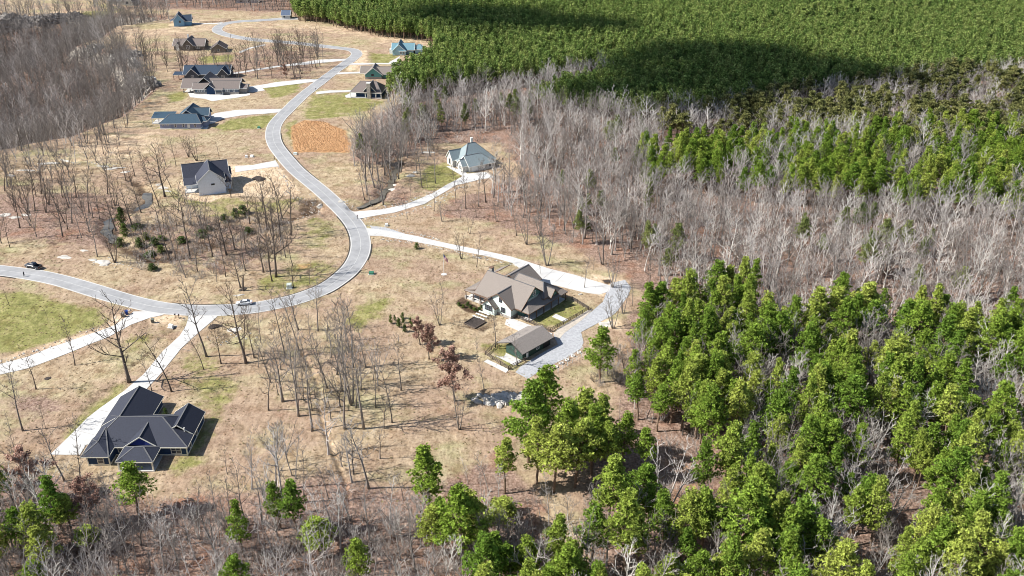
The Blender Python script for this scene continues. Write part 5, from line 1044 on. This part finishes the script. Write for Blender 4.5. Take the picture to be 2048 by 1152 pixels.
stuff('undergrowth', 'leafless brush and saplings under the woods', 'undergrowth', BR, BUSH, tilt=.12)
# ------------------------------------------------------------ clouds high above, outside the picture; they shade parts of the plantation
def ico(sub, seed, amp, sc=(1,1,1), fr=1.3):
    import bmesh
    bm_ = bmesh.new(); bmesh.ops.create_icosphere(bm_, subdivisions=sub, radius=1)
    rg = np.random.default_rng(seed); K = rg.normal(size=(6,3))*fr*1.6; ph = rg.uniform(0, 6.28, 6)
    v = []
    for q_ in bm_.verts:
        p = np.array(q_.co); n_ = sum(math.sin(float(K[i] @ p)+ph[i]) for i in range(6))/3; p = p*(1+amp*n_); v.append(tuple(p*np.array(sc)))
    f = [tuple(x.index for x in p.verts) for p in bm_.faces]; bm_.free(); return v, f
CLH = 1700
cl = MB()
for i, (px, py, rx) in enumerate([(1170,172,34),(1230,178,40),(1240,128,34),(1300,110,44),(1360,92,44),(1320,150,55),(1400,160,58),(1390,100,40),(1440,92,40),(1480,130,66),(1500,175,45),(1540,100,48),(1570,150,60),(1620,125,52),(1640,160,44),(1700,135,46),(1750,140,38),(1800,150,34),(1440,205,34),(1350,205,28),(1850,158,26),
    (900,18,40),(960,26,50),(1020,34,50),(1090,42,46),(1160,40,36),(1220,52,30),(860,30,30),(1060,22,30),(1250,46,20),(1000,62,22),(930,50,22)]):
    x, y = G0(px, py, 12); t = (CLH-12)/math.sin(SUN_EL)
    c = Vector((float(x), float(y), 12))-LDIR*t; r = rx*.40*(1 if py > 60 else 1.35)
    v, f = ico(3, 900+i, .12, (r*1.35, r, r*.42)); cl.add([Vector(p)+c for p in v], f)
cm = mat('cloud', (.9,.9,.9), 1); cl.build('cloud', cm, smooth=True)['kind'] = 'structure'

# ------------------------------------------------------------ fences
def fence(label, pts, cat='fence', sp=3.0, mt=None, rails=3, ph=1.35, wire=False, gap=()):
    mt = mt or M['fence_wood']; e = empty('fence', label, cat, (pts[0][0], pts[0][1], Hs(*pts[0]))); o = Vector(e.location); pm_ = None; W_ = []
    for a, b in zip(pts[:-1], pts[1:]):
        a = Vector((*a, 0)); b = Vector((*b, 0)); n = max(1, round((b-a).length/sp))
        for i in range(n+1):
            p = a.lerp(b, i/n); p.z = Hs(p.x, p.y); W_.append((p-o, i == 0))
    seen = []
    for p, first in W_:
        if not any((p-s_).length < .2 for s_ in seen):
            if pm_ is None: pm_ = MB().box(-.09,.09,-.09,.09,-.3,ph).build('post', mt, e, p).data
            else: link('post', pm_, e, p)
            seen.append(p)
    for (p, _), (q_, f2) in zip(W_[:-1], W_[1:]):
        if f2: continue
        for r_ in range(rails):
            z = ph*(.3+.62*r_/max(1, rails-1)); w, h_ = (.03,.03) if wire else (.06,.17)
            MB().beam(p+Vector((0,0,z)), q_+Vector((0,0,z)), w, h_).build('wire' if wire else 'rail', mt, e)
    return e
fence('dark brown three rail fence round the green yard of the farmhouse', [(1.8,241.6),(11.24,233.4),(23.24,246.5),(18.6,253.4)])
fence('dark brown three rail fence round the small yard behind the garage barn', [(-4.15,225.7),(-7.46,220.42),(-1.0,212.86),(3.68,217.22)])
fence('dark farm fence on the hill between the far blue house and the road', [tuple(G0(*p)) for p in ((400,47),(425,46.3),(440,46),(462,43))], mt=M['post_wood'], sp=4)
for k, pts in enumerate([((1098,742),(1165,700)), ((1116,744),(1172,708))]):
    fence(['white post wire trellis along the gravel lane, the row next to the gravel', 'white post wire trellis along the gravel lane, the row farther from the gravel'][k], [tuple(G0(*p)) for p in pts], 'trellis', 2.0, M['white'], 2, 1.3, True)
for k, (px, py) in enumerate([(1101,742),(1112,735),(1123,728),(1134,721),(1146,714),(1158,707)]):
    x, y, z = G(px, py); v = [(math.cos(a)*r_, math.sin(a)*r_, h_) for r_, h_ in ((.55,-.1),(.55,.35),(.42,.35),(.42,-.1)) for a in np.linspace(0, 6.283, 13)[:-1]]
    f = [(j*12+i, j*12+(i+1) % 12, (j+1)*12+(i+1) % 12, (j+1)*12+i) for j in range(3) for i in range(12)]
    tag(link('planter_ring', mesh('planter_ring', v, f, M['white']), None, (x, y, z)), f'low white planter ring between the trellis rows, {ordn(k, 6)}', 'planter', 'planter rings between the trellises')

# ------------------------------------------------------------ vehicles
def loft(secs):           # closed quad rings along x
    mb = MB(); n = len(secs[0]); v = [p for s_ in secs for p in s_]; f = []
    for i in range(len(secs)-1):
        for k in range(n): f.append((i*n+k, (i+1)*n+k, (i+1)*n+(k+1) % n, i*n+(k+1) % n))
    f.append(tuple(range(n))); f.append(tuple(reversed(range((len(secs)-1)*n, len(secs)*n)))); mb.add(v, f); return mb
def sec(x, w, z0, z1, c=.12): return [(x,-w+c,z0),(x,w-c,z0),(x,w,z0+c),(x,w,z1-c),(x,w-c,z1),(x,-w+c,z1),(x,-w,z1-c),(x,-w,z0+c)]
def wheel(e, x, y, r=.38):
    a = [(r*math.cos(t), r*math.sin(t)) for t in np.linspace(0, 6.283, 17)[:-1]]; v = [(x+p, y-.13, r+q_) for p, q_ in a]+[(x+p, y+.13, r+q_) for p, q_ in a]
    f = [(i, (i+1) % 16, 16+(i+1) % 16, 16+i) for i in range(16)]+[tuple(reversed(range(16))), tuple(range(16,32))]; w = link('wheel', mesh('wheel', v, f, M['tyre']), e)
    s_ = 1 if y > 0 else -1; v = [(x+p*.6, y+s_*.14, r+q_*.6) for p, q_ in a]; v += [(x, y+s_*.16, r)]; link('rim', mesh('rim', v, [(i, (i+1) % 16, 16) for i in range(16)], M['chrome']), w)
def vehicle(name, label, cat, loc, rz, paint, truck):
    x, y = loc; e = empty(name, label, cat, (x, y, Hs(x, y)+.12), rz)
    if truck:
        L, w = 2.95, 1.0
        loft([sec(-L,.88,.55,1.05), sec(-L+.15,w,.42,1.12), sec(-1.75,w,.38,1.2), sec(-1.1,w,.38,1.22), sec(.95,w,.38,1.22), sec(1.0,w,.38,1.22)]).build('body', paint, e)
        b = MB(); b.box(1.0,L,-w,w,.42,.72); b.box(1.0,L,-w,-w+.1,.72,1.24); b.box(1.0,L,w-.1,w,.72,1.24); b.box(L-.1,L,-w+.1,w-.1,.72,1.2); b.build('cargo_bed', paint, e)
        loft([sec(-1.25,.86,1.2,1.25,.02), sec(-.55,.76,1.2,1.84,.05), sec(.65,.76,1.2,1.86,.05), sec(.98,.82,1.2,1.5,.05)]).build('cab', M['glass'], e)
        loft([sec(-.62,.74,1.85,1.90,.02), sec(.72,.74,1.86,1.92,.02)]).build('cab_roof', paint, e); xs = (-1.95, 1.95); r = .42
        MB().box(-L-.06,-L+.02,-.8,.8,.5,.68).build('bumper', M['chrome'], e); MB().box(L-.02,L+.08,-.85,.85,.42,.58).build('bumper', M['chrome'], e)
    else:
        L, w = 2.45, .92
        loft([sec(-L,.72,.45,.72), sec(-L+.2,w-.06,.3,.82), sec(-1.5,w,.24,.92), sec(-.9,w,.24,.98), sec(1.5,w,.24,1.0), sec(2.15,w-.05,.28,.98), sec(L,.75,.42,.88)]).build('body', paint, e)
        loft([sec(-1.1,.78,.96,1.0,.02), sec(-.35,.66,.96,1.40,.06), sec(.85,.66,.96,1.42,.06), sec(1.75,.76,.96,1.04,.03)]).build('windows', M['glass'], e)
        loft([sec(-.42,.64,1.38,1.44,.02), sec(.25,.65,1.42,1.47,.02), sec(.95,.64,1.38,1.44,.02)]).build('roof', paint, e); xs = (-1.5, 1.5); r = .33
        for s_ in (-1, 1): MB().beam((-.42,s_*.66,1.40),(-1.12,s_*.80,.98),.06,.06).build('pillar', paint, e); MB().beam((.95,s_*.66,1.40),(1.8,s_*.80,1.0),.12,.08).build('pillar', paint, e); MB().beam((.2,s_*.70,1.42),(.2,s_*.84,.98),.06,.06).build('pillar', paint, e)
    for s_ in (-1, 1):
        MB().box(-L-.03,-L+.1,s_*.72-.16,s_*.72+.16,.64,.80).build('headlight', M['white'], e); MB().box(L-.1,L+.03,s_*.72-.14,s_*.72+.14,.72,.88).build('tail_light', mat('tail_light_red', (.4,.02,.02), .3), e)
        for xx in xs: wheel(e, xx, s_*(w-.1), r)
    return e
def heading(a, b): p, q_ = G0(*a), G0(*b); return math.atan2(q_[1]-p[1], q_[0]-p[0])
vehicle('pickup_truck', 'black pickup truck parked on the far edge of the road at the left', 'pickup truck', G0(68,536.5), heading((50,532),(90,540)), mat('black_paint', (.025,.028,.035), .25, spec=.6), True)
vehicle('sedan', 'silver white sedan on the road bend above the lower driveways', 'car', G0(489,610.5), heading((470,613),(515,609)), mat('silver_paint', (.62,.63,.64), .25, spec=.6), False)
# person walking
def person(label, loc, rz):
    x, y = loc; e = empty('person', label, 'person', (x, y, Hs(x, y)+.12), rz)
    me = bpy.data.meshes.new('body')
    J = [(0,0,.95,.15),(0,0,1.2,.17),(0,0,1.42,.16),(0,0,1.52,.06),(0,.02,1.66,.115),(-.1,0,.88,.11),(-.12,.16,.48,.075),(-.12,.05,.08,.055),(-.12,.2,.04,.045),(.1,0,.88,.11),(.12,-.05,.47,.075),(.12,-.25,.12,.055),(.12,-.12,.04,.045),
         (-.22,0,1.4,.07),(-.27,-.12,1.13,.055),(-.25,-.02,.9,.045),(-.25,.05,.82,.05),(.22,0,1.4,.07),(.27,.1,1.13,.055),(.25,.24,.95,.045),(.25,.3,.9,.05)]
    ed = [(0,1),(1,2),(2,3),(3,4),(0,5),(5,6),(6,7),(7,8),(0,9),(9,10),(10,11),(11,12),(2,13),(13,14),(14,15),(15,16),(2,17),(17,18),(18,19),(19,20)]
    me.from_pydata([j[:3] for j in J], ed, []); o = link('body', me, e); s_ = o.modifiers.new('skin', 'SKIN'); o.modifiers.new('smooth', 'SUBSURF').levels = 1
    for i, j in enumerate(J): me.skin_vertices[0].data[i].radius = (j[3], j[3])
    me.skin_vertices[0].data[0].use_root = True; me.materials.append(mat('dark_clothes', (.02,.025,.035), .8))
    v, f = ico(2, 1, .02, (.11,.12,.09)); link('hair', mesh('hair', v, f, mat('hair_dark', (.03,.02,.015), .7)), e, (0,0,1.72))
person('person in dark clothes walking along the road below the black pickup', G0(49,553.5), 1.2)
# flagpole
x, y, z = G(888, 549); e = empty('flagpole', 'white flagpole flying a drooping striped flag on the lawn before the farmhouse', 'flagpole', (x, y, z))
MB().tube([(0,0,-.2),(0,0,7.6)], [.07,.045], 8).build('pole', M['white'], e); v, f = ico(1, 3, 0, (.1,.1,.1)); link('finial', mesh('finial', v, f, M['chrome']), e, (0,0,7.7))
drape('base_pad', [(x+math.cos(a)*1.0, y+math.sin(a)*1.0) for a in np.linspace(0, 6.28, 9)[:-1]], M['concrete'], .06, world=True, kind='structure')
fm = [mat('flag_red', (.55,.03,.05), .8), mat('flag_white', (.75,.75,.75), .8), mat('flag_blue', (.02,.04,.2), .8)]
v = []; f = []; mi = []; nx, ny = 12, 13
for j in range(ny+1):
    for i in range(nx+1):
        u = i/nx*2.6; w_ = j/ny*1.5; v.append((.06+u*.55, .12*math.sin(u*3.2+w_), 7.3-w_-u*.72))
for j in range(ny):
    for i in range(nx): f.append((j*(nx+1)+i, (j+1)*(nx+1)+i, (j+1)*(nx+1)+i+1, j*(nx+1)+i+1)); mi.append(2 if (i < 5 and j < 7) else (0 if j % 2 == 0 else 1))
fo = link('flag', mesh('flag', v, f, fm, mi), e); sm = fo.modifiers.new('cloth_thickness', 'SOLIDIFY'); sm.thickness = .015
st_ = MB()
for r_ in range(5):
    for c_ in range(6 if r_ % 2 == 0 else 5): u = .1+c_*.17+(.08 if r_ % 2 else 0); w_ = .12+r_*.14; cx_, cz_, cy_ = .06+u*.55, 7.3-w_-u*.72, .12*math.sin(u*3.2+w_); st_.box(cx_-.02, cx_+.02, cy_-.014, cy_+.014, cz_-.02, cz_+.02)
so = st_.build('star_field', fm[1], fo); so['kind'] = 'stuff'
# mailboxes, bins, utility boxes
def mailbox(px, py, label, mt):
    x, y, z = G(px, py); e = empty('mailbox', label, 'mailbox', (x, y, z)); MB().box(-.07,.07,-.07,.07,-.3,1.15).build('post', mt, e)
    a = [(math.cos(t)*.16, math.sin(t)*.16) for t in np.linspace(0, math.pi, 9)]; pr = [(-.16,-.16)]+[(-p, q_) for p, q_ in a]+[(.16,-.16)]
    pr = [(p, q_+1.32) for p, q_ in pr]; n = len(pr); v = [(p, -.3, q_) for p, q_ in pr]+[(p, .3, q_) for p, q_ in pr]
    b = link('box', mesh('box', v, [(i, (i+1) % n, n+(i+1) % n, n+i) for i in range(n)]+[tuple(reversed(range(n))), tuple(range(n, 2*n))], M['black']), e)
    MB().box(.17,.20,-.1,.1,1.3,1.48).build('flag', fm[0], b); MB().box(-.3,.3,-.05,.05,1.05,1.12).build('arm', mt, e)
mailbox(351, 637, 'black mailbox between the two lower driveways, on the left of the pair', M['timber']); mailbox(358.5, 638, 'black mailbox between the two lower driveways, on the right of the pair', M['black'])
mailbox(549, 319, 'dark mailbox where the white house driveway meets the road', M['black']); mailbox(632, 182, 'dark mailbox opposite the craftsman house driveway', M['black']); mailbox(715, 438, 'dark mailbox below the brick house driveway mouth', M['black'])
def bin_(px, py, label, m_, rz=0):
    x, y, z = G(px, py); e = empty('wheelie_bin', label, 'bin', (x, y, z), rz)
    MB().add([(-.34,-.34,.06),(.34,-.34,.06),(.34,.34,.06),(-.34,.34,.06),(-.44,-.46,1.2),(.44,-.46,1.2),(.44,.44,1.2),(-.44,.44,1.2)], [(3,2,1,0),(4,5,6,7),(0,1,5,4),(1,2,6,5),(2,3,7,6),(3,0,4,7)]).build('body', m_, e)
    MB().add([(-.48,-.5,1.2),(.48,-.5,1.2),(.48,.48,1.2),(-.48,.48,1.2),(-.46,-.46,1.27),(.46,-.46,1.27),(.44,.44,1.36),(-.44,.44,1.36)], [(3,2,1,0),(4,5,6,7),(0,1,5,4),(1,2,6,5),(2,3,7,6),(3,0,4,7)]).build('lid', m_, e)
    MB().tube([(-.4,.47,.14),(-.3,.47,.14)], [.14,.14], 10).build('wheel', M['tyre'], e); MB().tube([(.3,.47,.14),(.4,.47,.14)], [.14,.14], 10).build('wheel', M['tyre'], e)
bin_(254, 630, 'blue wheelie bin beside the upper left driveway', mat('bin_blue', (.01,.05,.25), .4), .4); bin_(247, 634, 'grey wheelie bin standing left of the blue one', mat('bin_grey', (.16,.15,.14), .5), .3)
bin_(306, 646, 'grey bin alone beneath the upper left driveway mouth', mat('bin_green_grey', (.13,.14,.12), .5), .2)
def ubox(px, py, label, m_, w=1.1, d=1.0, hh=.9):
    x, y, z = G(px, py); e = empty('utility_box', label, 'utility box', (x, y, z), random.uniform(-.3,.3)); MB().box(-w/2-.2,w/2+.2,-d/2-.2,d/2+.2,-.3,.1).build('pad', M['concrete'], e)
    b = MB().add([(-w/2,-d/2,.1),(w/2,-d/2,.1),(w/2,d/2,.1),(-w/2,d/2,.1),(-w/2,-d/2+.1,hh*.85),(w/2,-d/2+.1,hh*.85),(w/2,d/2,hh),(-w/2,d/2,hh)], [(3,2,1,0),(4,5,6,7),(0,1,5,4),(1,2,6,5),(2,3,7,6),(3,0,4,7)]).build('cabinet', m_, e)
    MB().box(-.02,.02,-d/2-.03,-d/2,.3,.5).build('handle', M['black'], b)
GRN = mat('utility_green', (.04,.16,.10), .5); PAL = mat('utility_pale', (.45,.50,.47), .5)
ubox(743, 549, 'dark green utility box on the lawn below the road bend', GRN, 1.5, 1.1, .9); ubox(579, 577, 'pale utility box at the inner edge of the road bend', PAL, 1.5, 1.5, 1.5); ubox(591, 309, 'pale utility box below the orange field', PAL, 1.6); ubox(342, 655, 'white utility box in the ditch between the two lower driveways', M['white'], 1.3)
ubox(773, 452, 'white utility box between the two driveways right of the road', M['white'], 1.0); ubox(493, 315, 'smaller white utility box above the white house driveway', M['white'], 1.0); ubox(504, 314, 'larger white utility box above the white house driveway', M['white'], 1.4); ubox(518, 257, 'dark utility box on the green lawn left of the road', GRN, 1.2)

# ------------------------------------------------------------ rocks, slabs, piles
def rock(px, py, w, d, hh, label, mt='rock', name='rock', cat='rock', rz=None, seed=None, sub=3, group=None, sink=.35):
    x, y, z = G(px, py); seed = seed or int(px*7+py); v, f = ico(sub, seed, .28, (w/2, d/2, hh), 1.5)
    return tag(link(name, mesh(name, v, f, M[mt]), None, (x, y, z-hh*sink+.02), rz if rz is not None else random.uniform(-.4,.4)), label, cat, group)
rock(1005, 797, 6.0, 3.6, .5, 'large flat white rock slab in the dry lawn above the pine clump', name='rock_slab', cat='rock slab', rz=-.2); rock(985, 806, 4.5, 3, .3, 'smaller white rock slab at the lower left of the large slab', name='rock_slab', cat='rock slab')
rock(1034, 803, 4.5, 4, .3, 'white rock slab touching the pines right of the large slab', name='rock_slab', cat='rock slab')
for i, (px, py, w, d, hh, lb) in enumerate([(128,515,5,3.2,.25,'flat pale rock slab on its own above the black pickup'),(204,524,4.5,3,.6,'lumpy pale rock group above the road left of the creek'),(212,529,3,2.4,.5,'pale rock just right of the lumpy rock group'),(186,520,3,2,.4,'low pale rock left of the lumpy rock group'),(168,502,3.5,1.6,.3,'thin pale rock above the road near a leaning tree'),(12,430,4,3,.4,'pale rock at the left edge among tree trunks'),(28,436,5,2.4,.4,'pale rock slab just right of the left edge'),(52,430,3.6,2.2,.4,'third pale rock from the left edge among trunks'),
    (787,379,4.4,2.4,.5,'white rock in the stream left of the brick house'),(790,370,3,2,.5,'white rock above the stream rock'),(822,352,4,3,.5,'white rock beside the brick house lawn'),(832,345,3,2,.5,'small white rock next to the brick house lawn'),(855,305,6,2.4,.3,'white rock slab above the brick house lawn'),
    (325,376,4.5,2.6,.7,'pale rock left of the white gabled house'),(335,383,3.2,2,.6,'small pale rock left of the white gabled house'),(318,370,3,2,.6,'pale rock furthest from the white gabled house'),(52,342,8,2.2,.6,'long pale ledge at the left edge above the tree trunks'),(100,328,9,2.4,.6,'long pale ledge below the valley trees'),(130,322,6,2,.5,'short pale ledge below the valley trees'),(230,338,8,2.5,.6,'pale ledge left of the white gabled house above the creek'),(205,333,6,2,.5,'pale ledge at the head of the creek'),(250,345,4,2,.5,'little pale ledge right at the creek head'),(20,352,5,2,.6,'pale ledge by the dark shrubs at the left edge'),
    (478,591,4.6,1.2,.4,'flat pale stone beneath the broken tree snag'),(683,404,2.6,1.6,.9,'pale culvert headwall stones right of the road'),(640,413,2.4,2.6,.9,'pale culvert headwall stones left of the road'),(1160,590,1.2,1,.8,'small white stone on the lawn right of the farmhouse'),(1212,650,4.5,3.2,.4,'tan earth mound beside the gravel lane'),(1218,646,1.8,1.4,.7,'grey stone pile on the tan mound')]):
    rock(px, py, w, d, hh, lb)
for i, (px, py, w, d, hh, lb) in enumerate([(262,112,16,9,7,'dark cliff rock under the grove at the valley rim'),(248,118,13,8,8,'pale grey cliff face in the middle of the valley rim'),(228,112,12,8,7,'grey cliff rock left of the pale cliff face'),(192,100,12,8,6,'cliff rock with pale top at the upper end of the rim'),(175,108,11,7,5,'low dark rock beneath the upper rim cliff'),(268,132,10,7,7,'cliff rock at the bend of the valley rim'),(275,158,11,7,6,'dark cliff rock over the blue grey valley trees'),(290,170,14,8,7,'black and white cliff rock beside the green patch'),(305,176,10,7,6,'cliff rock at the right end of the rim'),
    (283,182,9,6,5,'lower cliff rock below the black and white one'),(20,44,34,12,9,'big dark cliff at the left edge under the far field'),(48,42,20,10,7,'dark cliff to the right of the big left edge cliff'),(75,40,16,8,5,'pale cliff top under the far field'),(110,36,20,8,5,'grey cliff under the far field middle'),(145,33,18,8,5,'grey cliff at the right under the far field')]):
    o_ = rock(px, py, w, d, hh, lb, 'dark_rock' if i % 2 == 0 or i > 8 else 'rock', 'cliff_rock', 'cliff', seed=40+i, sub=4, sink=.5); rg_ = np.random.default_rng(i)
    for v_ in o_.data.vertices:
        c_ = v_.co; n_ = math.sin(c_.x*2.1+i)*math.sin(c_.y*2.6)+math.sin(c_.z*3.3+c_.x*1.3)*.7+rg_.normal()*.35; c_ *= 1+.10*n_
for (px, py, w, d, hh, lb, mt_) in [(519,358,5.5,5,.9,'round grey brush pile on the bare lot of the white house','mulch'),(430,655,4,3,1.1,'dark brush heap right of the navy house driveway mouth','mulch'),(470,660,4,2.4,.6,'rubble heap beside the timber frame','rock'),(95,757,1.8,1.8,.3,'dark ash ring on the brown grass left of the driveways','mulch'),(1214,563,3.2,2,.4,'dark mulch bed at the end of the long driveway','mulch'),(352,654,1.4,1,.4,'small stone in the ditch right of the white utility box','rock'),(484,580,2.6,2,.5,'dark charred heap around the broken snag','mulch')]:
    rock(px, py, w, d, hh, lb, mt_, 'heap', 'heap')
# broken snag
x, y, z = G(486, 582); sn = MB().tube([(0,0,-.2),(.25,0,2),(.5,.1,4),(.85,0,5.6)], [.35,.3,.24,.1], 7).tube([(.5,.1,4),(-.1,.2,5.2)], [.18,.05], 5)
tag(sn.build('tree_snag', M['dark_bark'], None, (x, y, z)), 'broken leaning tree snag above the sedan', 'tree stump')
# timber frame
x, y, z = G(456, 660); e = empty('timber_frame', 'pale timber frame standing in the rubble beside the lower driveway', 'frame', (x, y, z), .1)
for s_ in (-1.5, 1.5): MB().beam((s_,0,-.2),(s_*.8,0,2.0),.16,.16).build('upright', M['timber'], e)
MB().beam((-1.4,0,2.05),(1.4,0,2.05),.16,.18).build('crossbeam', M['timber'], e); MB().beam((1.2,0,2.0),(1.7,1.2,-.1),.12,.12).build('brace', M['timber'], e)
# raised garden beds and steps
def gbed(poly, label):
    e = empty('garden_bed', label, 'garden bed', (*G0(*poly[0]), 0)); p = [Vector((*G0(*q_), 0))-Vector(e.location) for q_ in poly]
    for a, b in zip(p, p[1:]+p[:1]): MB().beam(a+Vector((0,0,.15)), b+Vector((0,0,.15)), .18, .5).build('board', M['fence_wood'], e)
    MB().add([(*q_.xy, .2) for q_ in p]+[(*q_.xy, -.2) for q_ in p], [(3,2,1,0),(4,5,6,7)]+[(i, (i+1) % 4, 4+(i+1) % 4, 4+i) for i in range(4)]).build('soil', M['mulch'], e)
gbed([(928,648),(950,658),(972,645),(950,634)], 'dark framed garden bed on the lawn left of the farmhouse gable')
for k, (a, b) in enumerate([((946,633),(968,641)), ((952,629),(974,637)), ((958,625),(979,633))]):
    A_, B_ = Vector((*G0(*a), .35+.12*k)), Vector((*G0(*b), .35+.12*k)); e = empty('garden_bench', ['lowest', 'middle', 'uppermost'][k]+' white plank bench beside the framed garden bed', 'bench', (A_.x, A_.y, 0)); o_ = Vector(e.location)
    MB().beam(A_-o_, B_-o_, .5, .1).build('seat', M['white'], e)
    for t in (.1, .9): p = A_.lerp(B_, t)-o_; MB().box(p.x-.2, p.x+.2, p.y-.2, p.y+.2, -.3, p.z-.05).build('leg', M['stone_wall'], e)
for k, (px, py, s_) in enumerate([(918,612,.9),(926,616,.8),(935,612,.9),(942,618,.8),(950,622,1.0),(958,622,.9),(963,617,.8)]):
    x, y, z = G(px, py); pine_at(x, y, 1.1, f'small rounded shrub in the dark bed by the farmhouse porch, {ordn(k, 7)}', 'shrubs in the farmhouse porch bed', pool=CEDAR, base=5., name='evergreen_shrub', cat='shrub', wide=.42*s_)
# loose stones along drives and ditches, orange broomsedge
def along(px_pts, sp, wd, h0, h1):
    c = spline(poly0(px_pts), sp); return [(p[0]+RNG.normal()*wd, p[1]+RNG.normal()*wd, RNG.uniform(h0, h1), None) for p in c for _ in range(2)]
ST_ = [(float(p_[0])+RNG.normal()*2.2, float(p_[1])+RNG.normal()*1.2, RNG.uniform(.4,1.6), None) for p_ in [G0(1000,798)]*60+[G0(978,800)]*25+[G0(1030,795)]*25]
for L_, wd in (([(700,438),(740,440),(790,432),(850,415),(880,398),(915,377),(960,364)], .7), ([(765,415),(812,404),(862,384)], 1.0), ([(870,405),(885,398),(905,385)], 1.6), ([(765,480),(830,486),(900,500),(970,518),(1030,532)], .5), ([(735,452),(800,462),(880,478)], .4), ([(0,722),(60,706),(130,684),(200,656),(235,636),(255,624)], 1.2), ([(590,395),(620,400),(640,415),(610,432),(570,440)], 2.0), ([(555,335),(565,348),(572,360),(578,375),(574,388)], .7), ([(690,402),(700,410),(735,408),(770,395)], .9), ([(200,520),(240,530),(270,535)], 1.5), ([(420,690),(450,670),(500,680)], 2.0), ([(240,335),(160,325),(60,340)], 1.8)):
    ST_ += along(L_, 1.0, wd, .15, .6)
SM = [(mesh('stone', *ico(1, 60+i, .3, (.62,.5,.4)), M['rock']), .8) for i in range(3)]
stuff('loose_stones', 'pale riprap stones lining the driveways, the creek and the ditches', 'stones', ST_, SM, tilt=.4)
SEDGE = []
for s_ in range(3):
    v = tufts(np.random.default_rng(s_).normal(size=(26,3))*np.array([.28,.28,.05])+np.array([0,0,.25]), np.tile([0,0,1.], (26,1)), .75, 3, np.random.default_rng(s_), .12)
    SEDGE.append((quad_mesh('sedge', v, mat('orange_sedge', (.50,.32,.18), .9, 0, attr='tone'), 3, np.random.default_rng(s_)), 1.0))
gx, gy = scatter(poly0([(586,252),(610,241),(650,244),(690,262),(704,300),(700,306),(590,305),(583,275)]), 1.1); BS = [(x, y, RNG.uniform(.14,.34), None) for x, y in zip(gx, gy)]
stuff('broomsedge', 'orange broomsedge covering the small field beside the road', 'tall grass', BS, SEDGE, tilt=.15)
TU = []
for s_ in range(3):
    v = tufts(np.random.default_rng(s_+9).normal(size=(14,3))*np.array([.3,.3,.03])+np.array([0,0,.1]), np.tile([0,0,.7], (14,1)), .42, 3, np.random.default_rng(s_+9), .16)
    TU.append((quad_mesh('tuft', v, mat('dry_grass', [(.42,.32,.20),(.36,.25,.16),(.40,.34,.18)][s_], .9, 0, attr='tone'), 3, np.random.default_rng(s_)), .5))
lawn = poly0([(-60,420),(250,300),(500,250),(700,320),(900,330),(1180,540),(1250,700),(1260,800),(1000,900),(880,1010),(500,1010),(-60,980)])
gx, gy = scatter(lawn, 1.7); k = (vnoise(gx, gy, 14, 4)+RNG.normal(size=gx.size)*.6) > .0
k &= seg_dist(gx, gy, road) > 4.2
for p in list(DRIVES.values())+[[(1222,566),(1262,575),(1234,624),(1162,665),(1162,697),(1085,738),(1031,745),(1107,670),(1184,624),(1206,604)]]: k &= ~(sd(gx, gy, poly0(p)) > -.4)
stuff('dry_grass_tufts', 'coarse tufts of dry grass over the lawns', 'grass', [(x, y, RNG.uniform(.12,.30), None) for x, y in zip(gx[k], gy[k])], TU, tilt=.1)
#@@END
